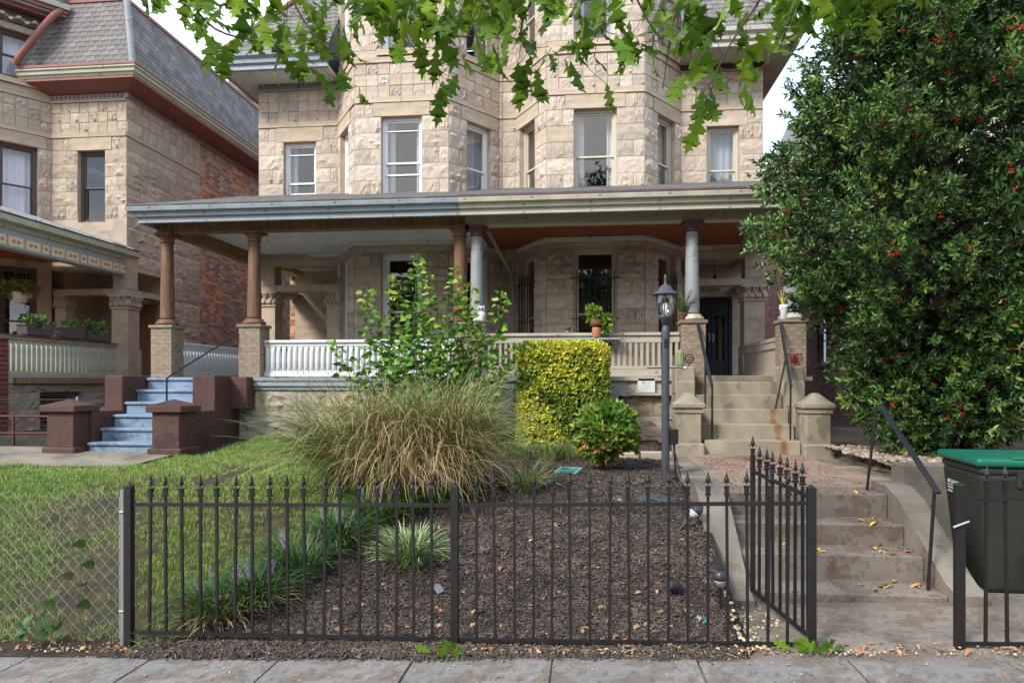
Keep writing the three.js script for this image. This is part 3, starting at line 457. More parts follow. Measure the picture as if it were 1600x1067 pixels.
{ // left porch
  const p = thing('front_porch', 'left porch with brown columns, white ceiling, white balustrade and blue-grey gutter', 'porch', [0, 0, 0], 'porches of the double house');
  M('deck', Bx(-7.02, -1.86, DECK - 0.06, DECK, -13.98, -10.7), P.greyPaint, p);
  M('deck_fascia', [Bx(-5.55, -1.9, 1.72, 1.795, -10.8, -10.72), Bx(-5.58, -1.9, 1.66, 1.72, -10.8, -10.755)], P.blueGrey, p);
  foundation(p, -5.95, -1.86, -10.8, 1.655, [[0.66, 1.65, 'rock', 0.3]], FOUND);
  for (const x of [-6.87, -5.37, -1.84]) { brickPier(p, x, PZ, 0.18, DECK, 2.66, TAN, P.conc); }
  column(p, -6.87, PZ, 2.71, 4.22, P.brown, P.brown, P.brown); column(p, -5.37, PZ, 2.71, 4.22, P.brown, P.brown, P.brown); column(p, -1.975, PZ, 2.71, 4.22, P.brown, P.brown, P.brown);
  M('beam', [Bx(-7.0, -1.885, 4.22, 4.43, PZ - 0.09, PZ + 0.09)], P.oldWood, p); M('beam', Bx(-6.96, -6.78, 4.222, 4.42, -13.9, PZ - 0.092), P.oldWood, p);
  M('ceiling', Bx(-6.98, -1.9, 4.432, 4.46, -13.97, -10.7), P.ceilWhite, p); M('ceiling_trim', bayTrim(-5.06, -4.36, -2.55, -1.74).slice(0, 4), P.ceilWhite, p);
  M('gutter', sweep(eave(0, 4.53), [[-7.12, -13.96, -1, 0], [-7.12, -10.42, -1, 1], [-1.9, -10.42, 0, 1]]), P.blueGrey, p);
  M('porch_roof', prism([[-10.33, 4.535], [-10.33, 4.555], [-14.2, 5.72], [-14.2, 5.68], [-10.5, 4.53]], -7.18, -1.9), P.roofing, p); M('roof_end', prism([[-10.52, 4.52], [-13.98, 5.6], [-13.98, 4.47], [-10.52, 4.47]], -7.12, -7.08), P.oldWood, p);
  railing(p, -5.19, PZ, -2.02, PZ, DECK + 0.015, 2.46, P.white, 'flat', 0.092);
  railing(p, -6.9, -11.14, -6.9, -13.95, DECK + 0.03, 2.46, P.white, 'flat', 0.1);
}
{ // right porch
  const p = thing('front_porch', 'right porch with grey columns, dark red wooden ceiling and taupe balustrade', 'porch', [0, 0, 0], 'porches of the double house');
  M('deck', Bx(-1.85, 3.3, DECK - 0.06, DECK, -13.98, -10.7), P.creamRail, p);
  M('deck_fascia', [Bx(-1.64, 1.4, 1.87, 1.98, -10.99, -10.92), Bx(-1.86, 1.4, 1.8, 1.862, -10.76, -10.66), Bx(-1.86, 1.4, 1.62, 1.795, -10.79, -10.71), Bx(-1.86, 1.4, 1.58, 1.618, -10.78, -10.66)], P.creamRail, p);
  M('top_landing', RB(1.45, 2.98, 1.79, 1.875, -10.77, -10.6, 0.015), P.conc, p);
  foundation(p, -1.84, 1.4, -10.8, 1.575, [[0.66, 1.57, 'rock', 0.3]], [STONE[0], FOUND[2], STONE[1], FOUND[0]]);
  for (const x of [1.61, 3.06]) brickPier(p, x, PZ, 0.18, DECK, 2.66, TAN, P.conc);
  column(p, -1.705, PZ, 2.71, 4.22, P.greyPaint, P.cream, P.plum); column(p, 1.61, PZ, 2.71, 4.22, P.greyPaint, P.cream, P.plum); column(p, 3.06, PZ, 2.71, 4.22, P.greyPaint, P.cream, P.plum);
  M('beam', [Bx(-1.88, 3.3, 4.22, 4.41, PZ - 0.1, PZ + 0.1)], P.cream, p); M('beam', Bx(2.97, 3.15, 4.222, 4.42, -13.9, PZ - 0.102), P.cream, p); M('bed_moulding', Bx(-1.88, 3.32, 4.41, 4.44, PZ - 0.1, PZ + 0.16), P.plum, p);
  M('ceiling', Bx(-1.895, 3.3, 4.442, 4.47, -13.97, -10.72), P.redWood, p); M('ceiling_trim', bayTrim(-1.38, -0.72, 1.06, 1.84).slice(1), P.ceilWhite, p);
  M('gutter', sweep(eave(0, 4.53), [[-1.898, -10.42, 0, 1], [3.42, -10.42, 1, 1], [3.42, -13.96, 1, 0]]), P.cream, p); M('drip_edge', Bx(-1.895, 3.5, 4.534, 4.556, -10.46, -10.33), P.plum, p);
  M('porch_roof', prism([[-10.35, 4.558], [-10.35, 4.575], [-14.2, 5.73], [-14.2, 5.69], [-10.5, 4.558]], -1.895, 3.48), P.roofing, p);
  const rl = railing(p, -1.64, PZ, 1.42, PZ, 1.98, 2.54, P.creamRail, 'slim', 0.088, 0.05); M('handrail_board', Bx(0, 3.06, 2.39, 2.44, -0.03, 0.03), P.creamRail, rl);
  // panelled side rail beside the steps
  const sr = M('side_panel', [Bx(3.02, 3.1, 1.865, 2.42, -13.9, -11.15), RB(2.98, 3.14, 2.42, 2.49, -13.92, -11.14, 0.015), Bx(2.995, 3.02, 1.865, 1.98, -13.9, -11.16), Bx(2.995, 3.02, 2.32, 2.418, -13.9, -11.16)], P.creamRail, p);
  { const q = [V(-1.62, 4.42, -11.2), V(-1.62, 4.3, -11.35), V(-1.43, 3.86, -13.6), V(-1.43, 3.72, -13.78), V(-1.43, 1.87, -13.78)]; M('downspout', q.slice(1).map((b, i) => Cy(q[i], b, 0.03, 0.03, 10)).concat(q.slice(1, -1).map((b) => new THREE.SphereGeometry(0.03, 10, 8).translate(b.x, b.y, b.z))), P.greyPaint, p); }
  M('conduit', [Cy(V(-1.6, 4.43, -13.86), V(-1.6, 1.87, -13.86), 0.016)], P.greyPaint, p);
}
// ---------------------------------------------------------------- steps
{ // cream steps to the right porch
  const s = thing('porch_steps', 'cream concrete steps with rust streaks climbing to the right porch', 'steps', [0, 0, 0]);
  const stain = tex('stain', 512, (u, v) => { const a = fbm(u, v, 3, 6, 21, 0.62), sp = hash2(Math.floor(u * 512), Math.floor(v * 512), 9); let g = 0.86 + 0.36 * (a - 0.5) + 0.06 * (sp - 0.5); const w = 0.83 + 0.03 * (fbm(u, v, 4, 3, 8) - 0.5), d = Math.abs(u - w), st = smooth(0.07, 0.0, d + 0.06 * (fbm(u, v, 20, 4, 29, 0.6) - 0.45)) * (0.15 + 1.1 * fbm(u, v, 12, 5, 19, 0.6)); const ru = [0.78, 0.48, 0.22]; return [0, 1, 2].map((k) => g * lerp([1, 0.985, 0.95][k], ru[k], 0.8 * clamp(st))); });
  const rusty = mat([0.385, 0.345, 0.28], 0.93, { map: stain, bumpMap: T.concB(), bumpScale: 0.005 }), plain = mat([0.5, 0.445, 0.355], 0.93, { map: T.conc(), bumpMap: T.concB(), bumpScale: 0.005 });
  const y0 = 0.83, rise = (1.79 - y0) / 5, z0 = -9.32;
  for (let k = 0; k < 5; k++) { const w = 1.2, g = mg(RB(0, w, y0 + k * rise - (k ? 0.02 : 0.1), y0 + (k + 1) * rise, z0 - 0.27 * k - 1.6 + 0.27 * k * 1, z0 - 0.27 * k, 0.014)); g.attributes.uv.array.forEach((v, i, a) => { a[i] = i % 2 ? v * 0.7 : v; }); const p = g.attributes.position, uv = g.attributes.uv; for (let i = 0; i < p.count; i++) uv.setX(i, p.getX(i) / w); const st = M('step', keep(g), k < 3 ? rusty : plain, s); st.position.x = 1.53; }
  for (const [x0, x1, xp, sg] of [[1.27, 1.53, 1.33, -1], [2.73, 3.02, 2.93, 1]]) {
    M('cheek_wall', [RB(x0, x1, 0.8, 1.79, -10.75, -10.1, 0.02), RB(x0 + 0.01, x1 - 0.01, 0.8, 1.48, -10.1, -9.62, 0.02), RB(x0 - 0.012, x1 + 0.012, 1.6, 2.0, -10.62, -10.16, 0.03)], plain, s);
    const pd = M('pedestal', [RB(xp - 0.15, xp + 0.15, 0.98, 1.44, -9.56, -9.26, 0.012), Bx(xp - 0.17, xp + 0.17, 1.38, 1.44, -9.58, -9.24)], plain, s);
    M('plinth', RB(xp - 0.19, xp + 0.19, 0.76, 0.99, -9.6, -9.2, 0.035), plain, pd);
    M('cap', [RB(xp - 0.2, xp + 0.2, 1.44, 1.5, -9.61, -9.21, 0.015), new THREE.LatheGeometry([[0.0, 0.14], [0.06, 0.13], [0.13, 0.08], [0.2, 0.03], [0.265, 0.0]].map(([a, b]) => new THREE.Vector2(a, b)), 4).rotateY(Math.PI / 4).translate(xp, 1.5, -9.41)], plain, pd);
  }
}
{ // lower steps at the gate
  const s = thing('garden_steps', 'grey concrete steps strewn with red berries inside the open gate', 'steps', [0, 0, 0]);
  const Y = [0.06, 0.165, 0.37, 0.55, 0.762], Z = [-5.56, -5.95, -6.3, -6.63];
  for (let k = 0; k < 4; k++) M('step', RB(1.26, 2.7, k ? Y[k] - 0.03 : 0, Y[k + 1], -7.02, Z[k], 0.018), P.concDark, s);
  const cheek = (x0, x1, nm, low) => M('cheek_wall', prism([[-5.45, 0.02], [-5.45, low], [-5.62, low + 0.05], [-6.45, 0.76], [-6.68, 0.83], [-7.02, 0.835], [-7.02, 0.02]], x0, x1), P.conc, s);
  cheek(1.0, 1.262, 0, 0.12); cheek(2.698, 2.92, 0, 0.2);
}
{ // blue steps and brown walls of the left porch
  const s = thing('porch_steps', 'light blue painted steps between dark brown walls on the left', 'steps', [0, 0, 0]);
  const y0 = 0.74, n = 6, rise = (1.85 - y0) / n, z0 = -9.3;
  for (let k = 0; k < n; k++) M('step', [RB(-7.02, -5.93, y0 + k * rise - (k ? 0.02 : 0.1), y0 + (k + 1) * rise - 0.045, -10.82, z0 - 0.27 * k, 0.01), RB(-7.03, -5.92, y0 + (k + 1) * rise - 0.045, y0 + (k + 1) * rise, -10.83, z0 - 0.27 * k + 0.03, 0.015)], P.blue, s);
  for (const [x0, x1, xp] of [[-7.33, -7.035, -7.3], [-5.91, -5.55, -5.74]]) {
    M('side_wall', [RB(x0, x1, 0.7, 1.36, -10.2, -9.4, 0.02), RB(x0 - 0.004, x1 + 0.004, 0.69, 1.88, -10.85, -10.05, 0.025), ...(x0 > -6 ? [RB(x1 - 0.02, x1 + 0.28, 1.36, 1.86, -10.84, -10.5, 0.02)] : [])], P.brownMas, s);
    const pd = M('pedestal', RB(xp - 0.2, xp + 0.2, 0.86, 1.36, -9.5, -9.1, 0.015), P.brownMas, s); M('plinth', RB(xp - 0.25, xp + 0.25, 0.7, 0.87, -9.55, -9.05, 0.03), P.brownMas, pd);
    M('cap', [RB(xp - 0.26, xp + 0.26, 1.36, 1.45, -9.56, -9.04, 0.015), new THREE.ConeGeometry(0.36, 0.09, 4, 1).rotateY(Math.PI / 4).translate(xp, 1.494, -9.3)], P.brownMas, pd);
  }
}
// handrails
function handrail(label, pts, posts, r, m, grp) { const h = thing('handrail', label, 'handrail', [0, 0, 0], grp); M('rail', pts.slice(1).map((q, i) => Cy(pts[i], q, r, r, 8)).concat(pts.slice(1, -1).map((q) => new THREE.SphereGeometry(r, 8, 6).translate(q.x, q.y, q.z))), m, h); for (const [a, b] of posts) M('post', Cy(a, b, 0.014, 0.014, 8), P.iron, h); return h; }
const flatRail = (label, a, b, posts, grp) => { const h = thing('handrail', label, 'handrail', [0, 0, 0], grp); const d = b.clone().sub(a), L = d.length(), g = RB(-0.022, 0.022, -0.014, 0.014, 0, L, 0.008); g.applyQuaternion(new THREE.Quaternion().setFromRotationMatrix(new THREE.Matrix4().lookAt(b, a, V(0, 1, 0)))); g.translate(a.x, a.y, a.z); M('rail', g, P.ironRail, h); for (const [p, q] of posts) M('post', Cy(p, q, 0.0135, 0.0135, 8), P.iron, h); return h; };
flatRail('black metal handrail on the left side of the cream porch steps', V(1.66, 2.66, -10.75), V(1.64, 1.72, -9.42), [[V(1.65, 0.84, -9.46), V(1.65, 1.74, -9.46)], [V(1.65, 1.34, -10.0), V(1.65, 2.12, -10.0)]], 'handrails of the cream porch steps');
flatRail('black metal handrail above the rust streaks on the cream porch steps', V(2.86, 2.66, -10.75), V(2.64, 1.72, -9.42), [[V(2.64, 0.84, -9.46), V(2.645, 1.74, -9.46)], [V(2.58, 1.34, -10.0), V(2.735, 2.12, -10.0)]], 'handrails of the cream porch steps');
flatRail('black metal handrail of the lower garden steps near the green bin', V(2.68, 1.56, -6.75), V(2.64, 0.93, -5.6), [[V(2.6, 0.76, -6.85), V(2.66, 1.56, -6.78)], [V(2.62, 0.16, -5.72), V(2.64, 0.95, -5.66)]]);
handrail('thin bent iron handrail of the blue steps', [V(-6.13, 1.83, -9.75), V(-6.1, 1.9, -9.85), V(-5.55, 2.56, -10.77)], [[V(-6.13, 1.1, -9.75), V(-6.13, 1.84, -9.75)]], 0.013, P.iron);

// ---------------------------------------------------------------- neighbouring house on the left
{
  const h = thing('neighbour_house', 'stone and brick house on the left with slate mansard roof and red and cream cornice', 'house', [0, 0, 0]);
  const op = (a, b) => [[a, b, 5.1, 6.79, { lintel: 0.26 }], [a, b, 2.3, 4.22, { lintel: 0.25 }], [a, b, 8.15, 9.15, { sill: 1 }]], bands = [[2.3, 4.22, 'smooth', 0.275], [4.22, 4.47, 'smooth', 0.25], ...upperBands, [7.91, 8.03, 'smooth', 0.12], [8.03, 9.3, 'rock', 0.28]];
  const Ls = Math.hypot(0.8, 1.05);
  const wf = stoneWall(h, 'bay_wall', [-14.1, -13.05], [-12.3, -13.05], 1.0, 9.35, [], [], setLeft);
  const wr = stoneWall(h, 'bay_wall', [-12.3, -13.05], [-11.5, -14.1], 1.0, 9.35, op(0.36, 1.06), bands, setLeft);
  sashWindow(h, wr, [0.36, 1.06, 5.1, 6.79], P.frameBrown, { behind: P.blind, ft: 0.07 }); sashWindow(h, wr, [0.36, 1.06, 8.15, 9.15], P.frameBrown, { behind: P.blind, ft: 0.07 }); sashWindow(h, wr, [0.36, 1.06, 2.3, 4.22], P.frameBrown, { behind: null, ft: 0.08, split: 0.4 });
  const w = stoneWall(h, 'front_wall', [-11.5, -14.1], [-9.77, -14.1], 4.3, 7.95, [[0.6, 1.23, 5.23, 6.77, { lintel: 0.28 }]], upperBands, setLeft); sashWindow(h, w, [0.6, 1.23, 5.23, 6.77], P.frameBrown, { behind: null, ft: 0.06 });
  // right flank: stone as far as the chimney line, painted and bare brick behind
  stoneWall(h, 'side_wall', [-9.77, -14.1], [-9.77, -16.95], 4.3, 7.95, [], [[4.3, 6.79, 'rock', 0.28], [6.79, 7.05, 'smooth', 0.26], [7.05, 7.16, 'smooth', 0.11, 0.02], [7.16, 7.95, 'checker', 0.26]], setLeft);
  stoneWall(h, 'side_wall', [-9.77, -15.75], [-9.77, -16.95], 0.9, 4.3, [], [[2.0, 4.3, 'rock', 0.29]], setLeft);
  M('brick_wall', Bx(-10.07, -9.785, 0.9, 7.95, -30, -16.95), P.brick, h); M('rear_wall', [Bx(-14.1, -10.07, 0.9, 9.9, -30, -29.8), Bx(-14.3, -14.1, 0.9, 9.9, -30, -13.05)], P.brick, h);
  const bw = M('window', [Bx(-9.79, -9.775, 2.0, 2.75, -21.6, -20.9), Bx(-9.79, -9.77, 2.75, 2.84, -21.65, -20.85)], P.frameBrown, h); M('shutter', Bx(-9.775, -9.765, 2.05, 2.7, -21.55, -20.95), P.redTrim, bw);
  // cornice: dentils, red soffit, cream gutter
  const X = -9.77, Z = -14.1;
  const run = (pts, m, nm) => M(nm, sweep(pts, [[-11.9, Z, 0, 1], [X, Z, 1, 1], [X, -29.6, 1, 0]]), m, h); M('corner_stone', Bx(-11.62, -11.44, 4.3, 9.34, -14.46, -14.125), SMOOTH_L[1], h);
  run([[0, 7.95], [0.44, 8.11], [0.44, 8.16], [0, 8.16]], P.redTrim, 'soffit');
  run([[0.2, 8.162], [0.45, 8.162], [0.47, 8.2], [0.5, 8.22], [0.51, 8.28], [0.54, 8.3], [0.54, 8.34], [0.2, 8.34]], P.greenCream, 'gutter');
  run([[0.2, 8.342], [0.555, 8.342], [0.555, 8.39], [0.35, 8.44], [0.2, 8.44]], P.redTrim, 'gutter_edge');
  const dn = M('dentil_board', [Bx(-11.5, X + 0.05, 7.86, 7.955, Z - 0.01, Z + 0.045), Bx(X - 0.01, X + 0.048, 7.862, 7.953, -29, Z + 0.04)], P.blueGrey, h);
  const dg = keep(mg(Bx(-0.025, 0.025, -0.03, 0.03, -0.012, 0.012))), dput = (x, z, t) => { const o = new THREE.Mesh(dg, P.redTrim); o.name = 'dentil'; o.position.set(x, 7.91, z); o.rotation.y = t; o.castShadow = true; dn.add(o); };
  for (let x = -11.45; x < X; x += 0.1) dput(x, Z + 0.056, 0); for (let z = Z - 0.02; z > -27; z -= 0.1) dput(X + 0.059, z, Math.PI / 2);
  // mansard
  const rf = M('roof', (() => { const g = new THREE.BufferGeometry(), q = [-11.95, 8.42, Z + 0.36, X + 0.36, 8.42, Z + 0.36, X - 0.06, 9.98, Z - 0.06, -11.95, 9.98, Z - 0.06, X + 0.36, 8.42, -29.7, X - 0.06, 9.98, -29.7, -11.95, 10.02, -29.7]; g.setAttribute('position', new THREE.Float32BufferAttribute(q, 3)); g.setIndex([0, 1, 2, 0, 2, 3, 1, 4, 5, 1, 5, 2, 3, 2, 5, 3, 5, 6]); g.computeVertexNormals(); return g; })(), P.greyPaint, h);
  const up = V(0, 1.56, -0.42), hh = up.length(); const bud = { n: 300 };
  slates(rf, V(-11.95, 8.43, Z + 0.362), V(1, 0, 0), up.clone().normalize(), 11.95 + X + 0.36, hh, { row: 0.125, w: 0.2, inset1: 0.42, mats: SLATE, budget: bud });
  slates(rf, V(X + 0.362, 8.43, Z + 0.36), V(0, 0, -1), V(-0.42, 1.56, 0).normalize(), 14.5, hh, { row: 0.125, w: 0.2, inset0: 0.42, mats: SLATE, budget: bud });
  M('corner_flashing', [[V(X + 0.39, 8.42, Z + 0.39), V(X - 0.03, 10.0, Z - 0.03)]].map(([a, b]) => Cy(a, b, 0.085, 0.085, 4)), P.greyPaint, rf);
  M('roof_edge', [Bx(-11.95, X - 0.02, 9.97, 10.04, Z - 0.12, Z - 0.01), Bx(X - 0.12, X - 0.01, 9.972, 10.042, -29.7, Z - 0.125)], P.redTrim, rf);
  M('chimney', [Bx(-10.4, -9.95, 9.9, 10.75, -20.3, -19.6), Bx(-10.45, -9.9, 10.75, 10.85, -20.35, -19.55)], P.conc, h);
  M('fire_wall', prism([[-21, 9.9], [-21, 10.75], [-24.2, 10.6], [-24.2, 9.9]], -10.3, -9.95), P.redTrim, h);
  // cornice of the bay with its leaf frieze
  const cvs = document.createElement('canvas'); cvs.width = 512; cvs.height = 64; const c = cvs.getContext('2d'); c.fillStyle = '#4a4038'; c.fillRect(0, 0, 512, 64); c.strokeStyle = '#c9c3a0'; c.lineWidth = 7; for (let k = 0; k < 8; k++) { c.beginPath(); c.arc(k * 64 + 32, k % 2 ? 20 : 44, 26, k % 2 ? 0.2 : 3.3, k % 2 ? 2.9 : 6.1); c.stroke(); c.fillStyle = '#d6cfae'; c.beginPath(); c.ellipse(k * 64 + 32, k % 2 ? 40 : 24, 13, 8, 0.4, 0, 7); c.fill(); c.fillStyle = '#a8694a'; c.beginPath(); c.arc(k * 64 + 4, 32, 6, 0, 7); c.fill(); }
  const ft = new THREE.CanvasTexture(cvs); ft.wrapS = ft.wrapT = THREE.RepeatWrapping; ft.colorSpace = THREE.SRGBColorSpace; ft.repeat.set(1.1, 4.2);
  const bx = (a, b, y0, y1, z0, z1) => Bx(a, b, y0, y1, z0, z1).rotateY(Math.atan2(1.05, 0.8)).translate(-12.3, 0, -13.05);
  const bc = M('bay_cornice', [bx(-0.2, Ls + 0.15, 9.55, 9.62, -0.3, 0.25), bx(-0.25, Ls + 0.2, 9.66, 9.74, -0.3, 0.42)], P.redTrim, h);
  const fm = mat([1, 1, 1], 0.8, { map: ft }); M('leaf_frieze', boxUV(clean(Bx(0, Ls, 9.3, 9.54, -0.2, 0.06))).rotateY(Math.atan2(1.05, 0.8)).translate(-12.3, 0, -13.05), fm, bc);
  M('gutter', [bx(-0.22, Ls + 0.18, 9.62, 9.66, -0.3, 0.36), bx(-0.25, Ls + 0.22, 9.74, 9.86, -0.3, 0.47)], P.greenCream, bc);
  M('bay_roof', [new THREE.ExtrudeGeometry(new THREE.Shape([[-14.1, 12.65], [-12.2, 12.65], [-11.2, 14], [-11.2, 17], [-14.1, 17]].map((q) => new THREE.Vector2(...q))), { depth: 0.9, bevelEnabled: true, bevelSize: 0.02, bevelThickness: 0.1, bevelSegments: 1 }).rotateX(Math.PI / 2).scale(1, -1, -1).translate(0, 9.87, 0)], SLATE[1], h);
  M('downspout', Tu([V(-11.15, 9.75, -13.95), V(-11.2, 9.5, -13.75), V(-11.75, 8.55, -13.5), V(-11.85, 8.42, -13.52)], 0.07, 24, 10), P.redTrim, h);
  // entrance under the corner
  const s = 1; entrance(h, -11.5, -9.77, 1, 14.1, setLeft, null, false);
  M('door', [Bx(-10.75, -10.05, 1.9, 3.6, -15.52, -15.44)], mat([0.26, 0.11, 0.035], 0.5, { map: T.wood() }), h); M('floor', Bx(-14, -9.8, 1.76, 1.86, -29, -11.2), P.oldWood, h);
  M('upper_floor', [Bx(-14, -10.1, 4.62, 4.7, -29, -14.45), Bx(-14, -10.1, 7.9, 7.96, -29, -14.45)], P.oldWood, h); M('foundation_core', Bx(-14, -9.86, 0.6, 1.755, -29, -14), P.mortar, h);
}
{ // its porch, seen end on
  const p = thing('side_porch', 'end of the left neighbour porch with painted tile frieze and cream balusters', 'porch', [0, 0, 0]), X = -9.92;
  M('eave_gutter', [prism([[-0.1, 4.4], [0.02, 4.4], [0.06, 4.46], [0.16, 4.5], [0.18, 4.6], [-0.1, 4.62]], 0, 4.2).rotateY(Math.PI / 2).translate(X + 0.1, 0, -10.2)], P.greenCream, p);
  M('porch_roof', prism([[0.3, 4.62], [-1.6, 5.25], [-1.6, 5.2], [0.2, 4.57]], 0, 3.85).rotateY(Math.PI / 2).translate(X, 0, -10.5), P.roofing, p);
  M('seam', [0.9, 1.6, 2.3, 3.0, 3.6].map((d) => prism([[0.3, 4.65], [-1.6, 5.28], [-1.6, 5.25], [0.3, 4.62]], d, d + 0.03).rotateY(Math.PI / 2).translate(X, 0, -10.5)), P.greyPaint, p);
  const fz = M('frieze', Bx(X - 0.12, X + 0.1, 4.08, 4.4, -14.15, -10.4), P.blueGrey, p);
  const tile = (long) => { const cv = document.createElement('canvas'); cv.width = long ? 192 : 96; cv.height = 96; const c = cv.getContext('2d'); c.fillStyle = '#e0cfae'; c.fillRect(0, 0, 192, 96); c.strokeStyle = '#8d93a8'; c.lineWidth = 5; c.strokeRect(5, 5, cv.width - 10, 86); c.fillStyle = '#b5592f'; for (const k of long ? [66, 126] : [48]) { c.beginPath(); c.moveTo(k - 28, 48); c.lineTo(k, 28); c.lineTo(k + 28, 48); c.lineTo(k, 68); c.fill(); c.fillStyle = '#d99a4e'; c.beginPath(); c.arc(k, 48, 9, 0, 7); c.fill(); c.fillStyle = '#b5592f'; } const t = new THREE.CanvasTexture(cv); t.colorSpace = THREE.SRGBColorSpace; return mat([0.8, 0.8, 0.8], 0.6, { map: t }); };
  const tl = tile(true), ts = tile(false); let z = -10.45, k = 0;
  while (z > -14.0) { const w = k % 3 === 1 ? 0.17 : 0.34, g = clean(Bx(-0.005, 0.012, 0, 0.19, 0, w)), pos = g.attributes.position, uv = g.attributes.uv; for (let i = 0; i < pos.count; i++) uv.setXY(i, pos.getZ(i) / w, pos.getY(i) / 0.19); const o = M('tile', keep(g), k % 3 === 1 ? ts : tl, fz); o.position.set(X + 0.1, 4.11, z - w); z -= w + 0.04; k++; }
  M('ceiling', Bx(-14, X - 0.12, 4.36, 4.4, -14.0, -10.6), P.redWood, p);
  const r = railing(p, X, -10.86, X, -13.95, 1.93, 2.58, P.greenCream, 'fat', 0.115, 0.05); M('bottom_rail', Bx(0, 3.09, 1.87, 1.93, -0.06, 0.06), P.creamRail, r); M('wide_rail', Bx(0, 3.09, 2.58, 2.61, -0.08, 0.08), P.redTrim, r);
  M('deck_edge', [Bx(X - 0.1, X + 0.06, 1.76, 1.86, -14.0, -10.85), Bx(-14, X - 0.1, 1.76, 1.855, -11.2, -10.4)], P.creamRail, p);
  stoneWall(p, 'foundation', [X + 0.02, -10.95], [X + 0.02, -14.0], 0.6, 1.75, [[0.9, 2.0, 0.75, 1.6]], [[0.7, 1.75, 'rock', 0.3]], { mortar: P.mortar, rock: FOUND, smooth: FOUND });
  const lt = M('lattice', [...range(-11.85, -12.95, 0.1).map((zz) => Bx(X - 0.14, X - 0.12, 0.75, 1.6, zz - 0.012, zz + 0.012)), ...range(0.8, 1.55, 0.1).map((y) => Bx(X - 0.118, X - 0.1, y - 0.012, y + 0.012, -12.95, -11.85))], P.oldWood, p);
  brickPier(p, -9.86, -10.6, 0.24, 0.9, 2.5, REDB, P.conc, { row: 0.08 });
  M('post', [Bx(-9.98, -9.86, 2.55, 4.4, -10.66, -10.54)], P.frameBrown, p);
}
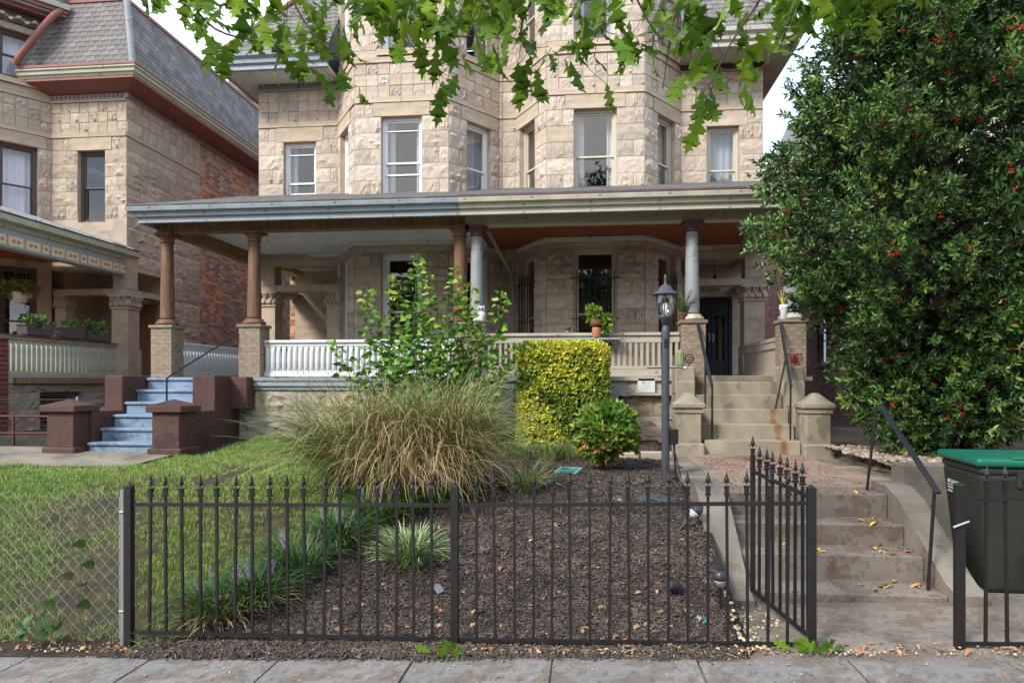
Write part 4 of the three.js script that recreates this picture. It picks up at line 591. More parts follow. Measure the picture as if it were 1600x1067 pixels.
// long planters on that balustrade
for (const [k, z, lush, lb] of [[0, -11.75, 1, 'nearest the red brick pier'], [1, -12.55, 0.3, 'in the middle, almost bare'], [2, -13.3, 1.2, 'nearest the stone pillar, with dense green plants']]) {
  const t = thing('window_box', 'dark plastic window box on the left balustrade, ' + lb, 'planter', [-9.9, 2.612, z], 'window boxes on the left balustrade');
  M('box', [prism([[-0.3, 0.02], [0.3, 0.02], [0.33, 0.18], [0.35, 0.18], [0.35, 0.21], [-0.35, 0.21], [-0.35, 0.18], [-0.33, 0.18]], -0.1, 0.1), Bx(-0.08, 0.08, 0, 0.022, -0.26, 0.26)], mat([0.07, 0.06, 0.055], 0.6), t);
  t.userData.lush = lush;
}
{ // the house beyond on the right, behind the holly
  const h = thing('neighbour_house', 'dark red brick house flank behind the holly tree on the right', 'house', [0, 0, 0]);
  const bm = mat([0.42, 0.3, 0.29], 0.92, { map: T.brick() });
  stoneWall(h, 'front_wall', [6.4, -14], [11, -14], 0.8, 8, [], [], setMain); M('stone_front', [...range(1, 7.7, 0.3).flatMap((y, r) => range(6.5, 10.5, 0.55).map((x) => Bx(x + (r % 2) * 0.2, x + 0.53 + (r % 2) * 0.2, y, y + 0.285, -14.02, -13.97)))], STONE[0], h).userData.kind = 'stuff';
  const sh = new THREE.Shape([[0, 0.8], [15, 0.8], [15, 8], [0, 8]].map((q) => new THREE.Vector2(...q))); const wins = [[2.0, 2.7], [3.6, 4.3], [5.6, 6.3], [8, 8.7]];
  for (const [a, b] of wins) for (const [c, d] of [[2.3, 4.0], [5.2, 6.8]]) sh.holes.push(new THREE.Path([[a, c], [a, d], [b, d], [b, c]].map((q) => new THREE.Vector2(...q))));
  const w = M('brick_wall', new THREE.ExtrudeGeometry(sh, { depth: 0.3, bevelEnabled: false }).rotateY(-Math.PI / 2).scale(1, 1, 1), bm, h); w.rotation.y = Math.PI; w.position.set(6.4, 0, -14.02);
  for (const [a, b] of wins) for (const [c, d] of [[2.3, 4.0], [5.2, 6.8]]) { const f = M('window', [Bx(6.45, 6.52, c, c + 0.06, -14.02 - b, -14.02 - a), Bx(6.45, 6.52, d - 0.06, d, -14.02 - b, -14.02 - a), Bx(6.45, 6.52, c, d, -14.02 - a - 0.06, -14.02 - a), Bx(6.45, 6.52, c, d, -14.02 - b, -14.02 - b + 0.06), Bx(6.46, 6.51, (c + d) / 2 - 0.025, (c + d) / 2 + 0.025, -14.02 - b, -14.02 - a)], P.greyPaint, h); M('pane', keep(new THREE.PlaneGeometry(b - a, d - c).rotateY(-Math.PI / 2).translate(6.485, (c + d) / 2, -14.02 - (a + b) / 2)), P.glass, f); M('sill', Bx(6.34, 6.5, c - 0.1, c, -14.07 - b, -13.97 - a), P.conc, f); }
  M('downspout', Cy(V(6.32, 1.0, -17.2), V(6.32, 7.9, -17.2), 0.05, 0.05, 10), P.white, h);
  M('roof', prism([[-14, 8.0], [-22, 9.6], [-29, 8.0]], 6.1, 11), P.greyPaint, h); M('rear_wall', [Bx(6.7, 11, 0.8, 8, -29, -28.7), Bx(11, 11.3, 0.8, 8, -29, -14)], bm, h); M('cornice', Bx(6.05, 11, 7.85, 8.0, -29, -13.6), P.greyPaint, h);
  const fe = M('fire_escape', [Bx(5.7, 6.38, 3.3, 3.33, -20.6, -19.2), Cy(V(5.72, 3.32, -19.2), V(6.38, 3.75, -19.2), 0.015), Cy(V(5.72, 3.32, -20.6), V(6.38, 2.9, -20.6), 0.015), ...range(-20.6, -19.2, 0.14).map((z) => Cy(V(5.72, 3.33, z), V(5.72, 4.0, z), 0.01)), Cy(V(5.72, 4.0, -20.6), V(5.72, 4.0, -19.2), 0.012)], P.redTrim, h);
  const h2 = thing('rear_wing', 'small red brick rear wing with grey standing seam roof seen between the houses', 'house', [0, 0, 0]);
  M('wall', Bx(5.2, 8, 0.9, 7.6, -34, -30), mat([0.7, 0.4, 0.32], 0.92, { map: T.brick() }), h2); const rf = M('roof', prism([[-29.6, 7.6], [-29.6, 7.75], [-32, 9.2], [-34, 9.2], [-34, 7.6]], 5.0, 8), P.greyPaint, h2); M('seam', range(5.1, 7.9, 0.4).map((x) => prism([[-29.6, 7.75], [-29.6, 7.8], [-32, 9.25], [-32, 9.2]], x, x + 0.04)), P.greyPaint, rf);
}

// ---------------------------------------------------------------- iron fence
const finialGeo = keep(mg([Bx(-0.016, 0.016, 0, 0.014, -0.016, 0.016), Bx(-0.013, 0.013, 0.018, 0.05, -0.013, 0.013), Bx(-0.016, 0.016, 0.05, 0.06, -0.016, 0.016), new THREE.ConeGeometry(0.017, 0.035, 4).rotateX(Math.PI).translate(0, 0.083, 0), new THREE.ConeGeometry(0.017, 0.06, 4).translate(0, 0.13, 0), ...[0, 1, 2, 3].map((k) => new THREE.ConeGeometry(0.006, 0.035, 4).rotateZ(-2.0).translate(0.022, 0.083, 0).rotateY(k * Math.PI / 2))]));
const pickGeo = keep(mg(Bx(-0.0085, 0.0085, 0, 1, -0.0085, 0.0085)));
function picket(parent, x, y0, y1, z, turn = 0) { const p = new THREE.Mesh(pickGeo, P.iron); p.name = 'picket'; p.position.set(x + rr(-0.004, 0.004), y0, z); p.rotation.set(rr(-0.009, 0.009), turn, rr(-0.011, 0.011)); p.geometry = pickAt(y1 - y0); p.castShadow = p.receiveShadow = true; parent.add(p); const f = new THREE.Mesh(finialGeo, P.iron); f.name = 'finial'; f.position.y = y1 - y0; f.rotation.y = rr(-0.2, 0.2); f.castShadow = true; p.add(f); }
const pickCache = {}; const pickAt = (h) => { const k = h.toFixed(2); return pickCache[k] || (pickCache[k] = keep(mg(Bx(-0.0085, 0.0085, 0, +k, -0.0085, 0.0085)))); };
const postGeo = (h) => keep(mg([RB(-0.026, 0.026, -0.05, h, -0.026, 0.026, 0.004), new THREE.ConeGeometry(0.04, 0.022, 4).rotateY(Math.PI / 4).translate(0, h + 0.01, 0)]));
function post(parent, x, y, z, h) { const o = M('post', postGeo(h), P.iron, parent); o.position.set(x, y, z); return o; }
const railBar = (a, b, hgt = 0.024, t = 0.02) => { const d = b.clone().sub(a), g = Bx(-t / 2, t / 2, -hgt / 2, hgt / 2, 0, d.length()); g.applyQuaternion(new THREE.Quaternion().setFromRotationMatrix(new THREE.Matrix4().lookAt(b, a, V(0, 1, 0)))); return g.translate(a.x, a.y, a.z); };
function panel(f, xa, ya, xb, yb, z, n, zb = z) {
  const at = (t, y) => V(lerp(xa, xb, t), lerp(ya, yb, t) + y, lerp(z, zb, t));
  M('rail', railBar(at(0, 0.955), at(1, 0.955)), P.iron, f); M('rail', railBar(at(0, 0.055), at(1, 0.055)), P.iron, f);
  for (let k = 1; k <= n; k++) { const q = at(k / (n + 1), 0.055); picket(f, q.x, q.y, q.y + 0.955, q.z, Math.atan2(-(zb - z), xb - xa)); }
}
const FZ = -4.66;
{
  const f = thing('iron_fence', 'long black iron picket fence with spear tips in front of the mulch bed', 'fence');
  post(f, -3.21, -0.08, FZ, 1.11); post(f, -0.877, -0.02, FZ, 1.08); post(f, 1.43, 0.04, FZ, 1.05);
  panel(f, -3.19, -0.055, -0.9, -0.02, FZ, 17); panel(f, -0.85, -0.02, 1.41, 0.035, FZ, 17);
}
{
  const f = thing('iron_gate', 'black iron gate leaf standing open inward over the forecourt', 'gate');
  panel(f, 1.44, 0.065, 1.265, 0.13, -4.7, 7, -5.5); M('stile', RB(1.246, 1.28, 0.17, 1.2, -5.53, -5.496, 0.004), P.iron, f); M('stile', Bx(1.43, 1.45, 0.1, 1.06, -4.72, -4.695), P.iron, f);
  const e = new THREE.Mesh(finialGeo, P.iron); e.name = 'finial'; e.position.set(1.263, 1.2, -5.513); f.add(e);
}
{
  const f = thing('iron_fence', 'short black iron picket fence in front of the green bin', 'fence');
  post(f, 2.32, 0.07, FZ, 1.05); post(f, 4.6, 0.14, FZ, 1.05); panel(f, 2.35, 0.075, 4.57, 0.14, FZ, 17);
  M('latch', [Cy(V(2.27, 0.86, FZ + 0.03), V(2.36, 0.9, FZ + 0.035), 0.008)], P.galv, f);
}
// ---------------------------------------------------------------- chain link
function chainLink(label, x0, x1, z, y0, h, pitch, m, r = 0.0022, slope = 0) {
  const c = thing('chain_link_fence', label, 'fence', [0, 0, 0]), n = Math.round((x1 - x0) / pitch), k = Math.round(h / (pitch * 1.0)), pts = [];
  for (let i = 0; i <= k; i++) pts.push(V(i % 2 ? pitch * 1.04 : -pitch * 0.04, i * h / k, i % 2 ? 0.003 : -0.003));
  const g = keep(mg(pts.slice(1).map((q, i) => Cy(pts[i], q, r, r, 5)))), g2 = keep(mg(pts.slice(1).map((q, i) => Cy(V(pitch - pts[i].x, pts[i].y, -pts[i].z), V(pitch - q.x, q.y, -q.z), r, r, 5))));
  for (let i = 0; i < n; i++) { const o = new THREE.Mesh(i % 2 ? g2 : g, m); o.name = 'wire'; const x = x0 + i * pitch; o.position.set(x, y0 + slope * (x - x0) + 0.01 * Math.sin(x * 5), z + 0.012 * Math.sin(x * 3.1)); o.rotation.x = rr(-0.012, 0.012); o.castShadow = true; c.add(o); }
  return c;
}
{
  const c = chainLink('silver chain link fence along the lawn at the left edge', -6.6, -3.26, -4.66, -0.15, 1.05, 0.048, mat([0.26, 0.26, 0.25], 0.6, { metalness: 0.4 }), 0.0017, 0.03);
  M('post', Cy(V(-3.255, -0.12, -4.66), V(-3.255, 1.0, -4.66), 0.02, 0.02, 10), P.galv, c); M('tension_bar', Bx(-3.285, -3.278, -0.05, 0.95, -4.665, -4.655), P.galv, c); M('clamp', [0.15, 0.85].map((y) => new THREE.TorusGeometry(0.026, 0.006, 6, 12).rotateX(Math.PI / 2).translate(-3.255, y, -4.66)), P.galv, c); M('post', Cy(V(-6.6, -0.3, -4.66), V(-6.6, 0.95, -4.66), 0.022, 0.022, 10), P.galv, c);
  const d = chainLink('rusty red framed wire fence beside the neighbour foundation', -10.6, -7.5, -9.72, 0.74, 0.78, 0.07, P.iron, 0.003);
  M('rail', [Cy(V(-10.6, 1.28, -9.72), V(-7.5, 1.26, -9.72), 0.017), Cy(V(-10.6, 1.0, -9.72), V(-7.5, 1.02, -9.72), 0.017)], mat([0.085, 0.018, 0.01], 0.75), d); M('post', [Cy(V(-8.55, 0.72, -9.72), V(-8.55, 1.3, -9.72), 0.02)], mat([0.085, 0.018, 0.01], 0.75), d); M('top_wire', [Cy(V(-10.6, 1.52, -9.72), V(-7.5, 1.52, -9.72), 0.006)], P.iron, d);
  M('post', [Cy(V(-7.52, 0.72, -9.72), V(-7.52, 1.56, -9.72), 0.018)], P.galv, d);
}

// ---------------------------------------------------------------- lamp post
{
  const t = thing('lamp_post', 'dark grey garden lamp post with a glass lantern and crossbar', 'lamp post', [0.83, 0.7, -7.5]), dk = mat([0.045, 0.05, 0.058], 0.55, { bumpMap: T.paintB(), bumpScale: 0.002 });
  M('pole', [La([[0, -0.15], [0.042, -0.15], [0.042, 1.5], [0.046, 1.51], [0.046, 1.6], [0.042, 1.61], [0.036, 1.64], [0.02, 1.68], [0, 1.68]], 20)], dk, t);
  M('crossbar', [Cy(V(-0.19, 1.22, 0), V(0.19, 1.22, 0), 0.007), ], dk, t); M('knob', new THREE.SphereGeometry(0.016, 10, 8).translate(0.2, 1.22, 0), P.white, t);
  M('photo_sensor', Bx(-0.018, 0.018, 1.43, 1.52, 0.03, 0.05), P.plasticBlack, t);
  const ln = M('lantern_frame', [La([[0, 1.66], [0.025, 1.66], [0.035, 1.7], [0.075, 1.74], [0.075, 1.77], [0, 1.77]], 8), La([[0, 2.2], [0.014, 2.19], [0.018, 2.16], [0.012, 2.15], [0.018, 2.13], [0.012, 2.12], [0.022, 2.09], [0.055, 2.075], [0.08, 2.03], [0.135, 1.995], [0.14, 1.98], [0.1, 1.98], [0, 1.99]], 16), ...[...Array(6)].map((_, k) => { const a = k * Math.PI / 3 + 0.3; return Tu([V(0.073, 1.76, 0), V(0.098, 1.84, 0), V(0.108, 1.92, 0), V(0.1, 1.985, 0)].map((v) => v.applyAxisAngle(V(0, 1, 0), a)), 0.0065, 8, 5); }), ...[0, 1, 2].map((k) => Tu([V(0.02, 1.67, 0), V(0.06, 1.69, 0), V(0.075, 1.73, 0)].map((v) => v.applyAxisAngle(V(0, 1, 0), k * 2.1)), 0.005, 6, 4))], dk, t);
  M('glass', La([[0.07, 1.77], [0.095, 1.84], [0.104, 1.92], [0.096, 1.985]], 18), P.glass, ln); M('bulb', La([[0, 1.77], [0.018, 1.77], [0.018, 1.81], [0.03, 1.86], [0.022, 1.9], [0, 1.91]], 12), mat([0.8, 0.78, 0.7], 0.3), ln);
  const o = M('outlet_box', [RB(0.045, 0.13, 0.42, 0.58, -0.05, 0.03, 0.008), Cy(V(0.09, 0.42, -0.01), V(0.11, 0.0, 0.02), 0.012), Cy(V(0.08, 0.42, -0.01), V(0.15, 0.1, 0.05), 0.006), Cy(V(0.15, 0.1, 0.05), V(0.17, -0.02, 0.08), 0.006)], P.plasticBlack, t);
}
// ---------------------------------------------------------------- wheeled bin
{
  const t = thing('wheeled_bin', 'dark olive wheeled bin with a bright green lid behind the right fence', 'bin', [3.4, 0.14, -6.05], null, -0.12);
  t.scale.y = 0.95; const olive = mat([0.035, 0.042, 0.03], 0.6, { map: T.conc() }), green = mat([0.005, 0.14, 0.08], 0.45);
  const taper = (g, k) => { const p = g.attributes.position; for (let i = 0; i < p.count; i++) { const s = lerp(k, 1, clamp(p.getY(i) / 1.0)); p.setX(i, p.getX(i) * s); p.setZ(i, p.getZ(i) * s); } g.computeVertexNormals(); return g; };
  M('body', [taper(new RoundedBoxGeometry(0.74, 0.98, 0.8, 3, 0.05).translate(0, 0.49, 0), 0.78), RB(-0.37, 0.37, 0.96, 1.03, -0.4, 0.4, 0.03)], olive, t);
  M('handle_recess', [RB(-0.03, 0.17, 0.42, 0.68, 0.32, 0.372, 0.02)], P.plasticBlack, t); M('lift_bar', Cy(V(-0.05, 0.55, 0.385), V(0.19, 0.55, 0.385), 0.013), P.galv, t);
  const lid = M('lid', [(() => { const g = new RoundedBoxGeometry(0.8, 0.07, 0.86, 3, 0.03); const p = g.attributes.position; for (let i = 0; i < p.count; i++) if (p.getY(i) > 0) p.setY(i, p.getY(i) + 0.05 * (1 - (p.getX(i) / 0.4) ** 2) * (1 - (p.getZ(i) / 0.43) ** 2)); g.computeVertexNormals(); return g.translate(0, 1.065, 0); })(), RB(-0.16, 0.3, 1.09, 1.115, 0.36, 0.425, 0.01)], green, t);
  M('lip', RB(-0.12, 0.36, 0.86, 1.02, 0.37, 0.41, 0.018), olive, t);
  M('wheel', [Cy(V(-0.34, 0.1, -0.28), V(-0.28, 0.1, -0.28), 0.1, 0.1, 16), Cy(V(0.28, 0.1, -0.28), V(0.34, 0.1, -0.28), 0.1, 0.1, 16)], P.plasticBlack, t);
  const cv = document.createElement('canvas'); cv.width = 256; cv.height = 128; const c = cv.getContext('2d'); c.fillStyle = '#000'; c.fillRect(0, 0, 256, 128); c.fillStyle = '#fff'; c.font = 'bold 44px sans-serif'; c.fillText('McCan-Satt', 6, 46); c.fillRect(6, 58, 200, 5); c.font = 'bold 24px sans-serif'; c.fillText('Sanitation', 30, 88); c.fillText('(202) 426', 34, 116);
  const at = new THREE.CanvasTexture(cv); const pm = mat([0.8, 0.8, 0.8], 0.6, { alphaMap: at, transparent: true });
  const pl = new THREE.PlaneGeometry(0.26, 0.14).rotateX(-0.08).rotateY(-Math.PI / 2).translate(-0.362, 0.8, -0.16); M('lettering', keep(pl), pm, t);
}
{
  const t = thing('retaining_wall', 'low concrete retaining wall block behind the green bin', 'wall');
  M('block', RB(2.93, 6.6, 0.02, 1.0, -7.14, -6.9, 0.015), P.conc, t);
}
// ---------------------------------------------------------------- meters and boxes on the foundation
{
  const t = thing('electric_meter', 'grey electric meter box with round glass dial right of the clipped hedge', 'meter', [0.33, 1.28, -10.62]);
  M('box', RB(-0.16, 0.16, -0.02, 0.46, -0.18, 0.02, 0.01), P.meter, t); M('dial', [Cy(V(-0.02, 0.2, 0.02), V(-0.02, 0.2, 0.06), 0.09, 0.085, 20)], P.galv, t); M('dial_glass', new THREE.SphereGeometry(0.075, 16, 8, 0, 6.3, 0, 1.5).rotateX(Math.PI / 2).translate(-0.02, 0.2, 0.05), P.glass, t);
  M('conduit', Cy(V(0.1, -0.02, -0.08), V(0.1, -0.4, -0.08), 0.02), P.meter, t);
  const u = thing('electric_meter', 'tall pale grey utility box between the tall grass and the clipped hedge', 'meter', [-1.2, 1.0, -10.6]);
  M('box', RB(-0.12, 0.12, 0.0, 0.7, -0.2, 0.02, 0.01), P.meter, u); M('cover', RB(-0.1, 0.1, 0.1, 0.6, 0.02, 0.03, 0.005), P.meter, u);
  const w = thing('utility_box', 'small white plastic cover on the foundation right of the meter', 'box', [0.9, 1.62, -10.7]); M('cover', RB(-0.13, 0.13, 0, 0.22, -0.02, 0.04, 0.01), P.white, w); M('ribs', range(-0.06, 0.04, 0.025).map((x) => Bx(x, x + 0.008, 0.05, 0.17, 0.04, 0.045)), P.white, w); M('cable', Tu([V(-0.1, 0.02, 0), V(-0.3, -0.05, 0.03), V(-0.5, 0.0, 0.02)], 0.008, 12, 5), P.white, w);
  const v = thing('vent_pipe', 'round dark vent cap on the stone foundation', 'vent', [0.56, 1.5, -10.74]); M('cap', [Cy(V(0, 0, -0.1), V(0, 0, 0.06), 0.055, 0.05, 16), Cy(V(0, 0, 0.06), V(0, 0, 0.075), 0.035, 0.035, 12)], mat([0.08, 0.07, 0.065], 0.7), v);
}
// ---------------------------------------------------------------- small things on piers and rails
const pot = (t, r0, r1, h, m) => M('pot', La([[0, 0], [r0, 0], [r1 * 0.97, h * 0.75], [r1 * 1.08, h * 0.75], [r1 * 1.1, h], [r1 * 0.95, h], [r1 * 0.9, h * 0.85], [0, h * 0.85]], 18), m, t);
{
  const a = thing('flower_pot', 'small terracotta pot with green rim band alone on the taupe rail', 'pot', [-0.28, 2.54, -10.93]); pot(a, 0.035, 0.048, 0.085, P.terra); M('glaze', La([[0.037, 0.004], [0.0445, 0.03], [0.045, 0.03], [0.0375, 0.004]], 18), mat([0.25, 0.32, 0.14], 0.6), a);
  const s = thing('plant_shelf', 'narrow pale blue-grey shelf board in front of the taupe balustrade', 'shelf', [0.1, 2.42, -10.78]); M('board', RB(-0.45, 0.42, 0, 0.03, -0.1, 0.08, 0.006), P.blueGrey, s); M('bracket', [Bx(-0.35, -0.32, -0.06, 0, -0.1, 0.0), Bx(0.3, 0.33, -0.06, 0, -0.1, 0.0)], P.blueGrey, s);
  const b = thing('flower_pot', 'patterned terracotta pot with bulging orange top and trailing green plant on the rail', 'pot', [0.16, 2.452, -10.75]);
  M('pot', [La([[0, 0], [0.06, 0], [0.065, 0.14], [0.06, 0.16], [0, 0.16]], 18), ...range(0.02, 0.13, 0.028).flatMap((y, r) => [...Array(11)].map((_, k) => new THREE.SphereGeometry(0.009, 5, 4).translate(0.064 * Math.cos(k * 0.571 + r * 0.28), y, 0.064 * Math.sin(k * 0.571 + r * 0.28))))], mat([0.5, 0.2, 0.12], 0.7), b); M('rim', La([[0, 0.15], [0.07, 0.16], [0.1, 0.2], [0.095, 0.25], [0.06, 0.28], [0, 0.27]], 18), P.terra, b); b.userData.sprout = 1;
  const o = thing('owl_figure', 'white and grey owl figurine on the pier cap between the two columns', 'figurine', [-1.62, 2.71, -10.84]);
  M('body', [La([[0, 0], [0.05, 0], [0.058, 0.03], [0.062, 0.1], [0.052, 0.16], [0, 0.18]], 16), new THREE.SphereGeometry(0.056, 14, 10).scale(1.08, 0.85, 0.95).translate(0, 0.205, 0), new THREE.ConeGeometry(0.016, 0.035, 6).translate(-0.038, 0.255, 0), new THREE.ConeGeometry(0.016, 0.035, 6).translate(0.038, 0.255, 0)], P.white, o);
  M('eye', [new THREE.SphereGeometry(0.017, 8, 6).translate(-0.022, 0.212, 0.045), new THREE.SphereGeometry(0.017, 8, 6).translate(0.022, 0.212, 0.045)], P.dark, o); M('beak', new THREE.ConeGeometry(0.009, 0.02, 5).rotateX(Math.PI).translate(0, 0.195, 0.055), P.frameBrown, o); M('wing', [-1, 1].map((s) => new THREE.SphereGeometry(0.05, 10, 8).scale(0.4, 1.3, 0.8).translate(s * 0.052, 0.1, 0)), mat([0.3, 0.3, 0.3], 0.7), o);
  const c = thing('cactus', 'pale green column cactus on the left cheek block of the porch steps', 'plant', [1.36, 2.0, -10.42]); M('stem', [La([[0, 0], [0.055, 0], [0.06, 0.05], [0.06, 0.2], [0.05, 0.235], [0, 0.25]], 16), ...[...Array(10)].map((_, k) => Bx(-0.006, 0.006, 0.01, 0.21, 0.052, 0.064).rotateY(k * 0.628))], mat([0.2, 0.25, 0.12], 0.8), c);
  const so = thing('iron_scroll', 'black scrolled iron ornament behind the cactus', 'ornament', [1.5, 2.0, -10.46]); M('scroll', [new THREE.TorusGeometry(0.06, 0.009, 6, 18).translate(0, 0.12, 0), new THREE.TorusGeometry(0.025, 0.007, 6, 12).translate(0, 0.12, 0), Cy(V(0, 0, 0), V(0, 0.06, 0), 0.009)], P.iron, so);
  const v = thing('plant_vase', 'white vase with yellow-green spiky leaves on the right pier', 'plant', [2.93, 2.71, -10.84]); M('vase', La([[0, 0], [0.05, 0], [0.05, 0.13], [0.07, 0.17], [0.06, 0.22], [0.035, 0.22], [0.03, 0.2], [0, 0.2]], 18), P.white, v);
  M('leaf', [...Array(11)].map((_, k) => { const g = new THREE.ConeGeometry(0.018, 0.26, 5).scale(1, 1, 0.3).translate(0, 0.13, 0).rotateZ(rr(-0.45, 0.45)).rotateY(k * 1.3); return g.translate(0, 0.2, 0); }), mat([0.42, 0.42, 0.07], 0.5), v);
  const r = thing('iron_planter', 'dark scrolled metal planter with red glass beside the right pier', 'ornament', [2.96, 2.0, -10.4]); M('rim', [new THREE.TorusGeometry(0.09, 0.01, 6, 16).rotateX(Math.PI / 2).translate(0, 0.18, 0), ...[0, 1, 2, 3, 4, 5].map((k) => Tu([V(0.09, 0.18, 0), V(0.1, 0.1, 0), V(0.05, 0.03, 0), V(0.06, 0, 0)].map((q) => q.applyAxisAngle(V(0, 1, 0), k * 1.047)), 0.008, 10, 5))], P.redTrim, r); M('glass_cup', La([[0, 0.04], [0.05, 0.05], [0.06, 0.13], [0.045, 0.16], [0, 0.15]], 12), mat([0.25, 0.02, 0.03], 0.2), r);
  const tp = thing('flower_pot', 'terracotta pot with dark grassy leaves at the foot of the grey column by the steps', 'pot', [1.46, 2.71, -10.86]); pot(tp, 0.05, 0.065, 0.12, P.terra); tp.userData.dark = 1;
  const hb = thing('hanging_basket', 'white hanging basket with ferns under the left neighbour porch', 'plant', [-10.75, 3.3, -12.4]); M('bowl', La([[0, 0], [0.08, 0], [0.16, 0.14], [0.18, 0.2], [0.16, 0.2], [0, 0.16]], 16), P.cream, hb); M('hanger', [0, 1, 2].map((k) => Cy(V(0.16 * Math.cos(k * 2.1), 0.2, 0.16 * Math.sin(k * 2.1)), V(0, 1.06, 0), 0.006, 0.006, 5)), P.twig, hb); hb.userData.fern = 1;
}
// solar lights and scraps in the bed
const groundY = (x, z) => G(x, z) + 0.016 + lumpy(x, z, 0.06) + lumpy(x * 4, z * 4, 0.035);
function solar(label, x, z, tilt, turn, lift = 0) {
  const t = thing('solar_light', label, 'path light', [x, groundY(x, z) + lift, z], 'solar path lights in the mulch bed', turn); t.rotation.z = tilt;
  M('stake', Cy(V(0, -0.05, 0), V(0, 0.17, 0), 0.011, 0.011, 8), P.plasticBlack, t); M('collar', La([[0, 0.17], [0.02, 0.17], [0.045, 0.21], [0.05, 0.22], [0, 0.22]], 16), P.white, t);
  M('head', La([[0, 0.22], [0.052, 0.22], [0.054, 0.235], [0.046, 0.27], [0.025, 0.29], [0, 0.293]], 18), mat([0.03, 0.035, 0.045], 0.3), t); M('panel', Bx(-0.022, 0.022, 0.285, 0.297, -0.022, 0.022), mat([0.02, 0.025, 0.04], 0.15), t);
}
solar('upright black and white solar light by the lower cheek wall', 0.95, -5.1, 0.02, 0.3);
solar('leaning black and white solar light near the black plastic sheet', 0.78, -6.1, -0.75, 0.2);
{
  const g = thing('spot_light', 'black round spotlight head lying on its side in the mulch', 'path light', [0.66, groundY(0.66, -5.25) + 0.04, -5.25], null, 0.5); g.rotation.z = 0.9; M('head', La([[0, -0.06], [0.025, -0.06], [0.04, -0.03], [0.044, 0.03], [0.048, 0.032], [0.048, 0.07], [0.04, 0.07], [0.038, 0.05], [0, 0.05]], 18), mat([0.03, 0.032, 0.038], 0.4), g);
  const l = thing('lantern_light', 'small bronze lantern path light standing against the foundation', 'path light', [1.13, 0.88, -10.05]); M('lantern', [Cy(V(0, 0, 0), V(0, 0.24, 0), 0.01), La([[0, 0.24], [0.045, 0.24], [0.03, 0.26], [0, 0.26]], 12), ...[0, 1, 2, 3, 4, 5].map((k) => Cy(V(0.04 * Math.cos(k * 1.047), 0.25, 0.04 * Math.sin(k * 1.047)), V(0.055 * Math.cos(k * 1.047), 0.36, 0.055 * Math.sin(k * 1.047)), 0.005, 0.005, 5)), La([[0, 0.4], [0.02, 0.395], [0.085, 0.36], [0, 0.355]], 14)], mat([0.09, 0.06, 0.045], 0.6), l);
  const k = thing('rock', 'dark rounded stone beside the front walk', 'stone', [0.99, 0.8, -8.0]); const sg = new THREE.IcosahedronGeometry(0.07, 2), sp = sg.attributes.position; for (let i = 0; i < sp.count; i++) { const q = V().fromBufferAttribute(sp, i), n = 0.75 + 0.5 * fbm(mod(q.x * 3 + 1, 1), mod(q.y * 3 + q.z, 1), 4, 2, 5); sp.setXYZ(i, q.x * n * 1.2, q.y * n * 0.7, q.z * n); } sg.computeVertexNormals(); M('stone', sg, mat([0.06, 0.06, 0.06], 0.8, { bumpMap: T.rock(), bumpScale: 0.01 }), k);
  const crumple = (w, d, seed, amp) => { const q = new THREE.PlaneGeometry(w, d, 14, 10).rotateX(-Math.PI / 2), p = q.attributes.position; for (let i = 0; i < p.count; i++) { const a = p.getX(i) / w, b = p.getZ(i) / d, n = fbm(mod(a + seed, 1), mod(b + seed, 1), 4, 3, 4) - 0.4; p.setY(i, amp * n); p.setX(i, p.getX(i) * (1 - 0.5 * b * b) + w * 0.1 * Math.sin(b * 9)); p.setZ(i, p.getZ(i) + d * 0.18 * Math.sin(a * 7)); } q.computeVertexNormals(); return q; };
  const pl = thing('plastic_sheet', 'torn black weed-barrier sheet showing through the mulch near the walk', 'sheet', [0.72, groundY(0.72, -6.75) + 0.012, -6.75]); pl.rotation.x = 0.13; M('sheet', crumple(0.5, 0.32, 0.3, 0.07), mat([0.06, 0.065, 0.075], 0.45, { side: THREE.DoubleSide }), pl);
  const sc = thing('slate_scrap', 'thin grey slate scrap on the mulch below the variegated grass', 'stone', [-1.12, groundY(-1.12, -5.3) + 0.02, -5.3], null, 0.6); sc.rotation.x = 0.35; M('slate', new THREE.ExtrudeGeometry(new THREE.Shape([[-0.03, -0.05], [0.025, -0.04], [0.035, 0.05], [0, 0.08], [-0.03, 0.03]].map((q) => new THREE.Vector2(...q))), { depth: 0.008, bevelEnabled: false }).rotateX(-Math.PI / 2), mat([0.16, 0.17, 0.19], 0.6), sc);
  const gm = thing('green_cover', 'small turquoise ground cover plate lying in the mulch', 'cover', [-0.2, groundY(-0.2, -8.1) + 0.01, -8.1], null, -0.2); gm.rotation.x = 0.06; M('plate', [RB(-0.12, 0.12, -0.02, 0.015, -0.17, 0.17, 0.01)], mat([0.04, 0.28, 0.24], 0.6), gm); M('rim', ring(-0.13, 0.13, -0.18, 0.18, 0.02, -0.02, 0.02).map((q) => q.rotateX(-Math.PI / 2)), mat([0.3, 0.5, 0.45], 0.6), gm);
  const tr = thing('litter', 'scrap of clear and turquoise plastic wrapper on the mulch by the spotlight', 'litter', [0.78, groundY(0.78, -4.98) + 0.02, -4.98]); tr.rotation.x = 0.3; M('wrapper', crumple(0.03, 0.045, 0.7, 0.02), mat([0.3, 0.33, 0.36], 0.3, { side: THREE.DoubleSide }), tr); M('cap', Cy(V(0.03, 0.0, 0.05), V(0.04, 0.02, 0.06), 0.014), mat([0.03, 0.3, 0.33], 0.4), tr);
